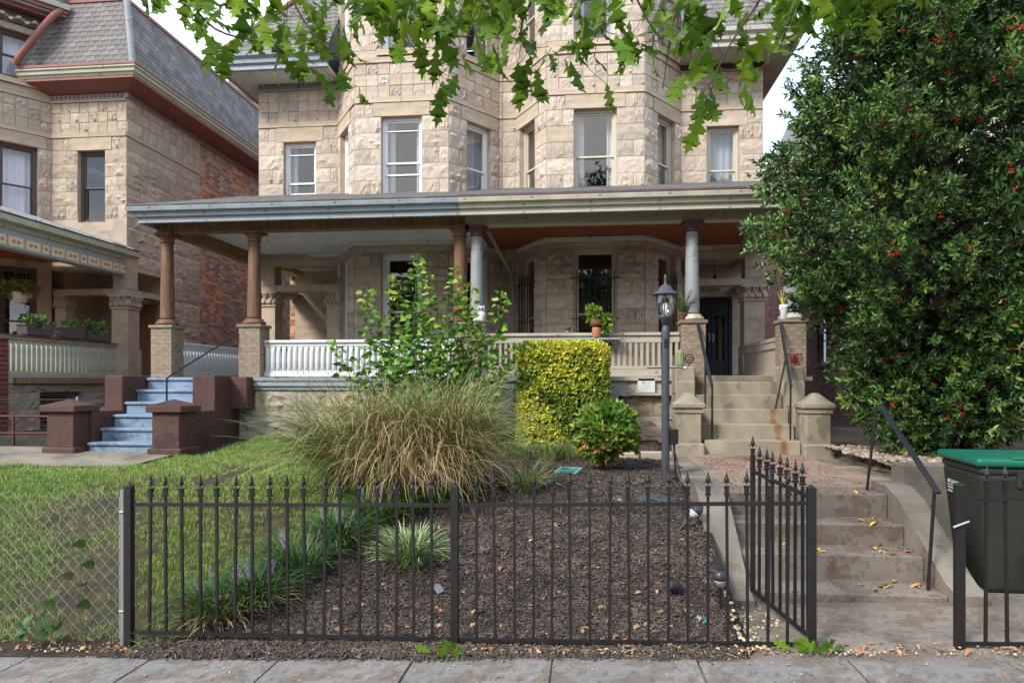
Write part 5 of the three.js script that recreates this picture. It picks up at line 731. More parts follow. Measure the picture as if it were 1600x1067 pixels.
  const ed = thing('stone_edging', 'row of flat pale edging stones between mulch and foundation bed', 'edging'); for (let x = -1.4; x < 1.1; x += 0.42) M('stone', RB(x, x + 0.4, 0.76, 0.88 + rr(-0.01, 0.02), -9.25, -9.1, 0.02), FOUND[Math.floor(R() * 4)], ed);
}

// ---------------------------------------------------------------- plants: blades, leaves, instanced clusters
function bladesGeo(n, { r = 0.1, len = [0.3, 0.5], w = 0.006, tilt = [0.05, 0.6], droop = [0.6, 1.6], colors, seg = 5, seed = 1, rx = 1, wob = 0, azj = 1.6, dp = 1.2 }) {
  const q = rng(seed), pos = [], col = [], idx = [], up = V(0, 1, 0);
  for (let k = 0; k < n; k++) {
    const a = q() * Math.PI * 2, rad = r * Math.sqrt(q()), p = V(Math.cos(a) * rad * rx, 0, Math.sin(a) * rad), az = a + (q() - 0.5) * azj, d = V(Math.cos(az), 0, Math.sin(az)), s = V(-d.z, 0, d.x).multiplyScalar(0.7).add(V(0, 0, 0)).applyAxisAngle(d, (q() - 0.5) * 1.2);
    const L = lerp(len[0], len[1], q()), th0 = lerp(tilt[0], tilt[1], q() * (0.4 + 0.6 * rad / r)), dr = lerp(droop[0], droop[1], q()), c0 = colors[Math.floor(q() * colors.length)], c1 = colors[Math.floor(q() * colors.length)], b = 0.75 + 0.5 * q(), base = pos.length / 3;
    for (let i = 0; i <= seg; i++) {
      const t = i / seg, ww = w * (0.55 + 0.9 * t * (1 - t) * 2) * (i === seg ? 0.1 : 1) * (0.7 + 0.6 * q() * 0.3);
      for (const sg of [-1, 1]) { pos.push(p.x + s.x * ww * sg, p.y + s.y * ww * sg, p.z + s.z * ww * sg); for (let m = 0; m < 3; m++) col.push(lerp(c0[m], c1[m], t * 0.5) * b); }
      if (i < seg) { const u = base + i * 2; idx.push(u, u + 1, u + 2, u + 1, u + 3, u + 2); }
      const th = th0 + dr * Math.pow(t, dp); p.addScaledVector(d, Math.sin(th) * L / seg).addScaledVector(up, Math.cos(th) * L / seg); if (wob) p.add(V((q() - 0.5) * wob, (q() - 0.5) * wob, (q() - 0.5) * wob));
    }
  }
  const g = new THREE.BufferGeometry(); g.setAttribute('position', new THREE.Float32BufferAttribute(pos, 3)); g.setAttribute('color', new THREE.Float32BufferAttribute(col, 3)); g.setIndex(idx); g.computeVertexNormals(); return keep(g);
}
const bladeMat = new THREE.MeshStandardMaterial({ vertexColors: true, roughness: 0.6, side: THREE.DoubleSide });
const GREEN = [[0.09, 0.17, 0.025], [0.06, 0.13, 0.02], [0.13, 0.2, 0.04]], TANG = [[0.38, 0.25, 0.12], [0.3, 0.18, 0.085], [0.45, 0.32, 0.17]], OLIVE = [[0.22, 0.24, 0.07], [0.16, 0.2, 0.05]];
function bladeClump(name, label, cat, x, z, parts, group, y) { const t = thing(name, label, cat, [x, y ?? groundY(x, z) - 0.01, z], group); for (const [nm, n, o, m] of parts) { const b = M(nm, bladesGeo(n, o), m || bladeMat, t); b.userData.kind = 'stuff'; if (o.at) b.position.set(...o.at); } return t; }
const bigGrass = bladeClump('ornamental_grass', 'huge fountain of green and tan ornamental grass in the middle of the garden', 'grass', -1.72, -7.05, [
  ['green_blades', 2700, { r: 0.38, len: [0.85, 1.55], w: 0.005, tilt: [0.15, 0.95], droop: [0.5, 1.9], colors: [...GREEN, ...OLIVE, OLIVE[0]], seg: 8, seed: 11, wob: 0.03, azj: 2.4, at: [-0.42, 0, 0.05] }],
  ['dry_blades', 1750, { r: 0.5, len: [0.9, 1.6], w: 0.0042, tilt: [0.0, 0.55], droop: [1.2, 3.6], dp: 2.0, colors: [...TANG, OLIVE[0]], seg: 10, seed: 12, rx: 1.2, wob: 0.055, azj: 4.5, at: [0.1, 0, 0.1] }],
  ['green_blades', 1700, { r: 0.32, len: [0.8, 1.5], w: 0.005, tilt: [0.0, 0.65], droop: [0.4, 2.2], dp: 1.6, colors: [...GREEN, ...OLIVE, OLIVE[0], GREEN[2]], seg: 8, seed: 14, wob: 0.03, azj: 2.4, at: [0.4, 0, 0.05] }],
  ['dry_blades', 1300, { r: 0.4, len: [0.6, 1.2], w: 0.0042, tilt: [0.1, 0.9], droop: [1.6, 3.3], dp: 1.6, colors: TANG, seg: 9, seed: 13, wob: 0.05, azj: 4.5, at: [0.2, 0.03, 0.35] }]]); bigGrass.scale.set(0.95, 0.98, 0.9); bigGrass.position.x -= 0.08;
{
  const spots = [[-2.72, -4.98, 'nearest the left post'], [-2.5, -5.15, 'with a brown withered fringe'], [-2.3, -5.5, 'second from the withered one'], [-2.1, -5.85, 'in the middle of the row'], [-1.88, -6.2, 'just left of the tall grass foot'], [-1.62, -6.45, 'tucked under the tall grass'], [-1.32, -6.6, 'far end under the tan blades']];
  spots.forEach(([x, z, lb], i) => {
    const t = bladeClump('lilyturf', 'green lilyturf clump on the bed edge, ' + lb, 'plant', x, z, [['blades', 420, { r: 0.17, len: [0.3, 0.5], w: 0.006, tilt: [0.1, 0.9], droop: [0.8, 1.9], colors: [[0.05, 0.12, 0.02], [0.07, 0.16, 0.03], [0.035, 0.09, 0.02]], seed: 30 + i }], ...(i < 2 ? [['withered_blades', 150, { r: 0.16, len: [0.2, 0.34], w: 0.005, tilt: [0.5, 1.2], droop: [1.0, 1.8], colors: TANG, seed: 60 + i }]] : [])], 'lilyturf clumps along the bed edge');
    const q = rng(80 + i), L = []; for (let k = 0; k < (i < 5 ? 7 : 3); k++) { const a = q() * 6.3, b = V(0.08 * Math.cos(a), 0.1, 0.08 * Math.sin(a)), e = V(0.17 * Math.cos(a), 0.3 + 0.1 * q(), 0.17 * Math.sin(a)); L.push(Cy(b, e, 0.002, 0.002, 4)); for (let j = 0; j < 26; j++) { const t2 = 0.5 + 0.5 * j / 26, p = b.clone().lerp(e, t2); L.push(new THREE.OctahedronGeometry(0.0055).translate(p.x + (q() - 0.5) * 0.013, p.y, p.z + (q() - 0.5) * 0.013)); } }
    M('flower_spikes', L, mat([0.3, 0.2, 0.36], 0.8), t);
  });
  bladeClump('lilyturf', 'pale edged variegated lilyturf clump alone in the mulch', 'plant', -1.42, -5.6, [['blades', 520, { r: 0.12, len: [0.28, 0.44], w: 0.006, tilt: [0.05, 1.0], droop: [0.7, 1.8], colors: [[0.11, 0.2, 0.05], [0.16, 0.26, 0.08], [0.4, 0.44, 0.25], [0.07, 0.15, 0.03]], seed: 46 }]]);
  bladeClump('yellow_grass', 'small yellow-green grass tuft right of the tall grass', 'plant', -0.6, -7.1, [['blades', 260, { r: 0.1, len: [0.25, 0.45], w: 0.006, tilt: [0.1, 1.0], droop: [0.8, 1.7], colors: [[0.3, 0.34, 0.09], [0.22, 0.28, 0.06], [0.42, 0.4, 0.18]], seed: 47 }]]);
  for (const [i, x, lb] of [[0, -1.15, 'left end by the tall grass'], [1, -0.8, 'second from the tall grass'], [2, -0.45, 'in front of the hedge centre'], [3, -0.15, 'beside the leafy nandina bush']]) bladeClump('border_grass', 'short green border grass below the hedge, ' + lb, 'plant', x, -8.95, [['blades', 300, { r: 0.2, len: [0.18, 0.34], w: 0.005, tilt: [0.05, 0.7], droop: [0.4, 1.3], colors: [...GREEN, OLIVE[0], [0.25, 0.22, 0.1]], seed: 50 + i }]], 'border grass in front of the hedge');
  bladeClump('weed_tuft', 'little grass tuft at the foot of the left iron post', 'plant', -2.98, -4.62, [['blades', 70, { r: 0.06, len: [0.1, 0.26], w: 0.004, tilt: [0.3, 1.2], droop: [0.5, 1.3], colors: GREEN, seed: 56 }]], null, -0.11);
}
// ---- leaf shapes
function leafShape(pts, fold = 0.25, curl = 0.3) { // outline of the right half, base to tip, mirrored; folded on the midrib and curled
  const pos = [0, 0, 0], idx = [], n = pts.length; const put = (x, y, s) => { pos.push(x * s, y, Math.abs(x) * fold - curl * y * y); };
  for (const [x, y] of pts) put(x, y, 1); for (const [x, y] of pts) put(x, y, -1);
  const mid = []; for (const [, y] of pts) { mid.push(pos.length / 3); pos.push(0, y, -curl * y * y); }
  for (const [o, fl] of [[1, 0], [1 + n, 1]]) for (let i = 0; i + 1 < n; i++) { const a = o + i, b = o + i + 1, c = mid[i], d = mid[i + 1]; fl ? idx.push(c, b, a, c, d, b) : idx.push(c, a, b, c, b, d); }
  idx.push(0, 1, mid[0], 0, mid[0], 1 + n);
  const g = new THREE.BufferGeometry(); g.setAttribute('position', new THREE.Float32BufferAttribute(pos, 3)); g.setIndex(idx); g.computeVertexNormals(); g.setAttribute('uv', new THREE.Float32BufferAttribute(pos.filter((_, i) => i % 3 !== 2), 2)); return g;
}
const simpleLeaf = (L, W, fold = 0.3, curl = 2) => leafShape([[W * 0.3, L * 0.12], [W * 0.5, L * 0.42], [W * 0.36, L * 0.72], [0.0005, L]], fold, curl);
const m4 = (p, q, s) => new THREE.Matrix4().compose(p, q, V(s, s, s));
function lookQ(dir, roll) { const q = new THREE.Quaternion().setFromUnitVectors(V(0, 1, 0), dir.clone().normalize()); return q.multiply(new THREE.Quaternion().setFromAxisAngle(V(0, 1, 0), roll)); }
function sprayGeo(leaf, n, len, seed, { spread = 0.9, jit = 0.3 } = {}) { // leaves set round a short shoot along +y
  const q = rng(seed), L = []; for (let k = 0; k < n; k++) { const t = (k + 0.5) / n, a = k * 2.4 + q(), d = V(Math.cos(a) * spread, lerp(0.3, 1.1, t) + (q() - 0.5) * jit, Math.sin(a) * spread), g = leaf.clone(); g.applyMatrix4(m4(V(0, t * len, 0), lookQ(d, q() * 6.3), 0.75 + 0.5 * q())); L.push(clean(g)); }
  return keep(mergeGeometries(L));
}
function cluster(parent, name, geo, m, list, colors) { // list: [pos, dir, scale]
  const im = new THREE.InstancedMesh(geo, m, list.length), q = rng(list.length + 3), c = new THREE.Color(); im.name = name; im.castShadow = im.receiveShadow = true; im.userData.kind = 'stuff';
  list.forEach(([p, d, s, ci], i) => { im.setMatrixAt(i, m4(p, lookQ(d, q() * 6.3), s)); const k = colors[ci ?? Math.floor(q() * colors.length)], b = 0.75 + 0.5 * q(); im.setColorAt(i, c.setRGB(k[0] * b, k[1] * b, k[2] * b)); });
  parent.add(im); return im;
}
// ---- clipped hedge
{
  const t = thing('clipped_hedge', 'box-clipped yellow-green hedge in front of the right porch', 'hedge', [-0.315, 0.8, -9.9]), q = rng(5), W = 0.6, H = 1.5, D = 0.46;
  const br = []; for (let k = 0; k < 70; k++) { const x = (q() * 2 - 1) * W * 0.85, z = (q() * 2 - 1) * D * 0.8, y = H * (0.35 + 0.6 * q()), b = V(x * 0.35, -0.1, z * 0.35); br.push(taperTube([b, V(x * 0.75, y * 0.5, z * 0.75), V(x, y, z)], 0.014, 0.004, 5)); }
  M('branches', br, mat([0.13, 0.1, 0.07], 0.95), t);
  const list = []; for (let k = 0; k < 15500; k++) {
    const f = q(); let p, n; const u = q() * 2 - 1, v = q(), dp = -Math.pow(q(), 2.2) * 0.32 + 0.022 * (q() - 0.3) + (q() < 0.03 ? 0.05 * q() : 0);
    if (f < 0.4) { p = V(u * W, v * H, D + dp); n = V(0, 0.2, 1); } else if (f < 0.64) { p = V(u * W, H + dp, (v * 2 - 1) * D); n = V(0, 1, 0); } else if (f < 0.8) { p = V(-W - dp, v * H, u * D); n = V(-1, 0.2, 0); } else if (f < 0.94) { p = V(W + dp, v * H, u * D); n = V(1, 0.2, 0); } else { p = V(u * W, v * H, -D - dp); n = V(0, 0.2, -1); }
    const ed = Math.max(0, Math.abs(p.x) / W - 0.85) + Math.max(0, p.y / H - 0.9); const cx = Math.max(0, Math.abs(p.x) - (W - 0.14)), cy = Math.max(0, p.y - (H - 0.14)), cz = Math.max(0, Math.abs(p.z) - (D - 0.14)), cl = Math.hypot(cx, cy, cz); if (cl > 0.14) { const k2 = 1 - 0.14 / cl; p.x -= Math.sign(p.x) * cx * k2; p.y -= cy * k2; p.z -= Math.sign(p.z) * cz * k2; }
    if (p.y < 0.15) p.x *= 0.94; p.x += 0.05 * (fbm(mod(p.y, 1), mod(p.z + 0.5, 1), 4, 2, 7) - 0.5) * Math.sign(p.x); p.z += 0.05 * (fbm(mod(p.y + 0.3, 1), mod(p.x + 1, 1), 4, 2, 9) - 0.5);
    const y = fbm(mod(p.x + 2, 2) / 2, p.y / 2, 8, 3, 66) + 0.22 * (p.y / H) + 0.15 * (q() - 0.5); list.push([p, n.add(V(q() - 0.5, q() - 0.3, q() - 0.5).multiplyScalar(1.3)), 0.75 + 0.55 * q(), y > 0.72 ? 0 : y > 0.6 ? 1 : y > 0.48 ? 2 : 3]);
  }
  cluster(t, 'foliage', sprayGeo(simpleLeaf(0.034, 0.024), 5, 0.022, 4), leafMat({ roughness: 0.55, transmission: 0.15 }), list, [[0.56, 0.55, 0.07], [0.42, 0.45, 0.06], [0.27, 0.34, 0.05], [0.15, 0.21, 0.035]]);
}
// ---- nandina
{
  const t = thing('nandina_bush', 'rounded green bush with orange and pink lower leaves in the mulch', 'shrub', [0.24, groundY(0.24, -8.15), -8.15]), q = rng(15), list = [], red = [];
  const st = []; for (let k = 0; k < 9; k++) { const a = k * 0.7, e = V(0.26 * Math.cos(a), 0.35 + 0.25 * q(), 0.22 * Math.sin(a)); st.push(taperTube([V(0.03 * Math.cos(a), -0.05, 0.03 * Math.sin(a)), V(e.x * 0.35, e.y * 0.45, e.z * 0.35), e], 0.009, 0.004, 5)); }
  M('stems', st, P.twig, t);
  for (let k = 0; k < 900; k++) { const a = q() * 6.3, c = q() * 2 - 1, r = Math.pow(q(), 0.4), s = Math.sqrt(1 - c * c), p = V(0.35 * r * s * Math.cos(a), 0.43 + 0.33 * r * c, 0.33 * r * s * Math.sin(a)); const low = p.y < 0.3 && p.x < 0.12 ? 0.4 : p.x < -0.15 ? 0.14 : 0.02; if (p.y < 0.2 && p.x > 0.1) continue; list.push([p, V(p.x, p.y - 0.25 + q() * 0.3, p.z), 0.8 + 0.5 * q(), q() < low ? (q() < 0.6 ? 3 : 4) : Math.floor(q() * 3)]); }
  cluster(t, 'foliage', sprayGeo(simpleLeaf(0.06, 0.027), 6, 0.05, 9), leafMat(), list, [[0.12, 0.25, 0.03], [0.09, 0.19, 0.025], [0.27, 0.33, 0.06], [0.42, 0.24, 0.08], [0.36, 0.16, 0.1]]);
}
// ---- tall leafy shrub through the railing
const lobed = leafShape([[0.012, 0.004], [0.03, 0.012], [0.042, 0.036], [0.034, 0.048], [0.045, 0.06], [0.024, 0.075], [0.016, 0.092], [0.0005, 0.112]], 0.25, 2.2);
{
  const t = thing('leafy_shrub', 'tall shrub with upright leafy shoots in front of the left porch railing', 'shrub', [-2.15, 0.83, -9.5]), q = rng(25), leaves = [], S = [];
  const tops = [[-1.3, 1.55], [-0.87, 2.25], [-0.55, 2.46], [-0.68, 1.9], [-0.18, 2.74], [-0.3, 2.1], [0.05, 2.45], [0.33, 2.6], [0.2, 1.9], [0.58, 2.3], [1.03, 2.2], [0.8, 1.6], [-0.95, 1.3], [0.45, 1.4], [0, 1.6], [-0.4, 1.3], [1.0, 1.2], [0.3, 1.1], [-0.7, 1.5], [0.65, 1.8], [-0.1, 1.9], [0.5, 2.0], [-0.45, 1.75], [1.2, 1.5], [0.15, 1.35]];
  const at = [];
  for (const [tx, ty] of tops) {
    const b = V(tx * 0.35, -0.05, (q() - 0.5) * 0.4), c = V(tx * 0.8 + (q() - 0.5) * 0.1, ty * 0.55, b.z + (q() - 0.5) * 0.2), e = V(tx, ty, b.z + (q() - 0.5) * 0.4), cv = new THREE.CatmullRomCurve3([b, c, e]); S.push(taperTube([b, c, e], 0.011, 0.003, 5));
    for (let k = 0, n = Math.round(ty * 20); k < n; k++) { const u = lerp(0.3, 1, k / n), p = cv.getPointAt(u), a = k * 2.4 + q(), w = lerp(0.19, 0.05, Math.pow(u, 2)) * (0.4 + q()), d = V(Math.cos(a), 0.15, Math.sin(a)), tip = p.clone().addScaledVector(d, w); S.push(Cy(p, tip, 0.002, 0.0015, 4)); leaves.push([tip, d.clone().add(V(0, -0.1 - q() * 0.5, 0.3)), u]); for (let j = 0; j < (w > 0.08 ? 2 : 1); j++) leaves.push([p.clone().lerp(tip, 0.35 + 0.4 * q()), V(Math.cos(a + 1.3 * (j ? -1 : 1)), 0.05 - 0.3 * q(), Math.sin(a + 1.3 * (j ? -1 : 1)) + 0.3), u]); }
  }
  M('stems', S, mat([0.12, 0.11, 0.05], 0.9), t);
  const cols = [[0.17, 0.33, 0.045], [0.12, 0.25, 0.035], [0.08, 0.18, 0.03], [0.3, 0.42, 0.06]], mats = cols.map((c) => leafMat({ color: lin(...c), roughness: 0.5 })), g = keep(clean(lobed.clone())); g.computeVertexNormals();
  leaves.sort((a, b) => b[2] - a[2]); const rest = [];
  leaves.forEach(([p, d, u], i) => { const ci = u > 0.86 ? (q() < 0.6 ? 3 : 0) : Math.floor(q() * 3), s = 0.6 + 0.5 * q(); if (i < 300) { const o = new THREE.Mesh(g, mats[ci]); o.name = 'leaf'; o.position.copy(p); o.quaternion.copy(lookQ(d, q() * 6.3)); o.scale.setScalar(s); o.castShadow = o.receiveShadow = true; t.add(o); } else rest.push([p, d, s, ci]); });
  cluster(t, 'foliage', g, leafMat({ roughness: 0.5 }), rest, cols);
}
// ---- holly
{
  const t = thing('holly_tree', 'big dense holly tree with red berries on the right', 'tree', [3.88, 0.93, -8.2]), q = rng(35), list = [], ber = [], S = [];
  const env = (y) => prof([[6.6, 0.2], [6.0, 0.5], [5.0, 1.08], [4.0, 1.42], [3.0, 1.6], [2.2, 1.62], [1.6, 1.3], [1.0, 0.85], [0.5, 0.7], [0.1, 0.55], [-0.1, 0.4]].map(([a, b]) => [a, b]), y);
  const trunk = [V(0, -0.2, 0), V(0.03, 0.9, 0.02), V(-0.05, 2.4, 0), V(0, 4.2, 0.05), V(0, 6.3, 0)]; M('trunk', [taperTube(trunk, 0.13, 0.03, 10), taperTube([V(0.2, -0.2, 0.1), V(0.3, 1, 0.1), V(0.5, 2.6, 0.1)], 0.07, 0.03, 8), taperTube([V(-0.15, -0.2, -0.05), V(-0.3, 1.1, 0.1), V(-0.5, 2.6, 0.2)], 0.07, 0.03, 8)], P.bark, t);
  for (let k = 0; k < 240; k++) {
    const y = 0.2 + 6.0 * (k / 240), a = k * 2.4 + q(), R0 = env(y) * (0.68 + 0.5 * q()), sx = 1.05, d = V(Math.cos(a), 0, Math.sin(a)), b = V(0, Math.max(0.05, y - 0.35 - 0.5 * q()), 0), e = V(d.x * R0 * sx, y + 0.25 * q(), d.z * R0), m = b.clone().lerp(e, 0.5).add(V(0, 0.12, 0)); S.push(taperTube([b, m, e], 0.022, 0.005, 5));
    const cv = new THREE.CatmullRomCurve3([b, m, e]);
    for (let j = 0; j < 98; j++) { const u = 0.4 + 0.63 * Math.pow(q(), 0.7), p = cv.getPointAt(Math.min(1, u)), r = 0.33 * (0.35 + 0.75 * q()) * (u > 0.9 ? 0.6 : 1); const o = V(q() - 0.5, q() - 0.5, q() - 0.5).normalize().multiplyScalar(r); p.add(o); if (p.y < 0.03) continue; list.push([p, V(d.x * 0.8 + o.x * 3, 0.45 + o.y * 2, d.z * 0.8 + o.z * 3), 0.75 + 0.55 * q(), (u > 0.88 && q() < 0.5) ? 2 : q() < 0.02 ? 3 : Math.floor(q() * 2.2)]); }
    if (y < 4.4 && q() < 0.85) for (let j = 0; j < 4; j++) { const p = cv.getPointAt(0.82 + 0.16 * q()).add(V((q() - 0.5) * 0.25, (q() - 0.5) * 0.2, (q() - 0.5) * 0.25)); for (let b2 = 0; b2 < 12; b2++) ber.push([p.clone().add(V(q() - 0.5, q() - 0.5, q() - 0.5).multiplyScalar(0.05)), V(0, 1, 0), 0.7 + 0.5 * q()]); }
  }
  M('branches', S, P.bark, t);
  cluster(t, 'crown', sprayGeo(simpleLeaf(0.055, 0.023, 0.4, 4), 10, 0.08, 19, { spread: 1 }), new THREE.MeshStandardMaterial({ roughness: 0.36, side: THREE.DoubleSide }), list, [[0.03, 0.066, 0.018], [0.045, 0.1, 0.022], [0.1, 0.18, 0.035], [0.2, 0.22, 0.06]]);
  cluster(t, 'berries', keep(new THREE.IcosahedronGeometry(0.0085, 1)), new THREE.MeshStandardMaterial({ roughness: 0.3 }), ber, [[0.42, 0.018, 0.012], [0.33, 0.02, 0.012]]);
}
// ---- shrub seen through the left entrance, planters, basket, pots
function puff(parent, name, list, leaf, cols, seed, o) { return cluster(parent, name, sprayGeo(leaf, 6, 0.06, seed), leafMat(o), list, cols); }
const ball = (n, c, r, seed) => { const q = rng(seed), L = []; for (let k = 0; k < n; k++) { const d = V(q() - 0.5, q() - 0.5, q() - 0.5).normalize(), s = Math.pow(q(), 0.4), p = V(c[0] + d.x * r[0] * s, c[1] + d.y * r[1] * s, c[2] + d.z * r[2] * s); L.push([p, d.clone().add(V(0, 0.4, 0)), 0.7 + 0.6 * q()]); } return L; };
const GL = [[0.07, 0.15, 0.03], [0.1, 0.2, 0.035], [0.05, 0.11, 0.02]];
{
  const t = thing('side_yard_shrub', 'green shrub growing in the passage behind the left porch', 'shrub', [-8.0, 0.95, -18.0]); M('stems', [0, 1, 2, 3].map((k) => taperTube([V(0, -0.1, 0), V(0.2 * Math.cos(k * 1.6), 0.7, 0.2 * Math.sin(k * 1.6)), V(0.5 * Math.cos(k * 1.6), 1.4, 0.5 * Math.sin(k * 1.6))], 0.03, 0.01, 5)), P.twig, t); puff(t, 'foliage', ball(700, [0.2, 1.15, 0], [1.0, 0.75, 0.8], 3), simpleLeaf(0.14, 0.06, 0.3, 1), GL, 5);
  for (const o of scene.children.slice()) {
    if (o.userData.lush) { puff(o, 'plants', ball(Math.round(60 * o.userData.lush), [0, 0.25, 0], [0.08, 0.09, 0.27], 6), simpleLeaf(0.06, 0.04), [[0.1, 0.2, 0.05], [0.16, 0.25, 0.07]], 6); delete o.userData.lush; }
    if (o.userData.sprout) { puff(o, 'plant', [...ball(36, [0.01, 0.36, 0], [0.12, 0.09, 0.1], 8), ...ball(20, [0.14, 0.16, 0.02], [0.035, 0.14, 0.03], 9)], simpleLeaf(0.07, 0.035), [[0.22, 0.3, 0.04], [0.12, 0.22, 0.03]], 7); delete o.userData.sprout; }
    if (o.userData.dark) { const b = M('blades', bladesGeo(90, { r: 0.04, len: [0.25, 0.5], w: 0.008, tilt: [0.1, 0.7], droop: [0.6, 1.6], colors: [[0.04, 0.08, 0.02], [0.05, 0.1, 0.02]], seed: 71 }), bladeMat, o); b.position.y = 0.1; delete o.userData.dark; }
    if (o.userData.fern) { puff(o, 'ferns', ball(90, [0, 0.25, 0], [0.3, 0.13, 0.3], 12), simpleLeaf(0.1, 0.03), [[0.06, 0.13, 0.03], [0.28, 0.14, 0.04]], 8); delete o.userData.fern; }
  }
}

// ---------------------------------------------------------------- grass blades, mulch chips, litter
{
  const q = rng(101), list = [], lawnY = (x, z) => G(x, z) + 0.006 + lumpy(x, z, 0.05);
  while (list.length < 25000) { const z = -4.72 - Math.pow(q(), 1.15) * 5.9, x = lerp(-1.3, -9, q()); if (x > bedEdge(z) - 0.02 || (x < -5.5 && z < -8.05) || (x < -5.15 && z < -9.0)) continue; const cov = fbm(mod(x, 8) / 8, mod(z, 8) / 8, 10, 4, 303); if (cov + 0.3 * smooth(5.2, 8.2, -z) < 0.41 + 0.2 * q()) continue; list.push([V(x, lawnY(x, z) - 0.004, z), V((q() - 0.5) * 0.5, 1, (q() - 0.5) * 0.5), 0.6 + 0.7 * q(), cov > 0.55 ? Math.floor(q() * 3) : Math.floor(q() * 4)]); }
  const g = bladesGeo(9, { r: 0.03, len: [0.028, 0.06], w: 0.0027, tilt: [0.1, 0.9], droop: [0.2, 1.2], colors: [[1, 1, 1], [0.8, 0.85, 0.8]], seg: 2, seed: 5 });
  const t = new THREE.Group(); t.name = 'lawn_grass'; scene.add(t); tag(t, 'short patchy grass blades covering the lawn', 'grass', null, 'stuff');
  cluster(t, 'grass_blades', g, bladeMat.clone(), list, [[0.2, 0.32, 0.045], [0.155, 0.265, 0.035], [0.27, 0.38, 0.06], [0.33, 0.29, 0.1]]).castShadow = true;
}
{
  const q = rng(111), chip = (n, spread, seed, flat) => { const r = rng(seed), L = []; for (let k = 0; k < n; k++) { const l = 0.018 + 0.045 * r() * r(), w = 0.005 + 0.008 * r(), h = 0.003 + 0.004 * r(), b = new THREE.BoxGeometry(l, h, w), p = b.attributes.position; for (let i = 0; i < p.count; i++) if (p.getX(i) > 0) { p.setZ(i, p.getZ(i) * 0.45); p.setY(i, p.getY(i) * 0.7); } b.rotateZ((r() - 0.5) * 0.9).rotateX((r() - 0.5) * 0.8).rotateY(r() * 6.3).translate((r() - 0.5) * spread, 0.004 + 0.012 * r(), (r() - 0.5) * spread); L.push(clean(b)); } const g = mergeGeometries(L); g.computeVertexNormals(); return keep(g); };
  const t = new THREE.Group(); t.name = 'mulch_chips'; scene.add(t); tag(t, 'shredded dark wood mulch chips covering the bed', 'mulch', null, 'stuff');
  for (let v = 0; v < 3; v++) { const list = []; while (list.length < 6200) { const z = -4.475 - Math.pow(q(), 1.25) * 6.1, x = lerp(-3.1, 1.2, q()); if (z < -4.72 && x < bedEdge(z) - 0.1) continue; if (x > 0.98) continue; list.push([V(x, groundY(x, z) - 0.003, z), V((q() - 0.5) * 0.3, 1, (q() - 0.5) * 0.3 + 0.3), 0.6 + 0.6 * q()]); } cluster(t, 'chips', chip(9, 0.12, 7 + v), mat([1, 1, 1], 0.95), list, [[0.055, 0.038, 0.03], [0.078, 0.055, 0.043], [0.14, 0.105, 0.082], [0.04, 0.03, 0.025], [0.065, 0.048, 0.039], [0.1, 0.073, 0.058]]); }
  const pale = []; while (pale.length < 3200) { const z = -4.5 - Math.pow(q(), 1.7) * 4.2, x = lerp(-3.4, 1.25, q()); if (z < -4.72 && x < bedEdge(z)) continue; if (x > 0.98 && z < -5.4) continue; pale.push([V(x, groundY(x, z) + 0.006, z), V((q() - 0.5) * 0.8, 1, (q() - 0.5) * 0.8), 0.3 + 0.9 * q() * q()]); }
  cluster(t, 'pale_flecks', chip(1, 0.001, 22), mat([1, 1, 1], 0.9), pale, [[0.4, 0.3, 0.2], [0.5, 0.38, 0.26], [0.3, 0.18, 0.1]]);
}
const dryLeaf = (() => { const g = leafShape([[0.008, 0.004], [0.02, 0.02], [0.015, 0.03], [0.022, 0.045], [0.01, 0.06], [0.0005, 0.075]], 0.5, 5); return keep(clean(g.rotateX(-Math.PI / 2).translate(0, 0.008, 0.03))); })();
const pebble = (() => { const g = new THREE.IcosahedronGeometry(0.011, 1).scale(1.2, 0.7, 1); return keep(clean(g)); })();
const berrySpeck = keep(clean(new THREE.IcosahedronGeometry(0.0065, 0)));
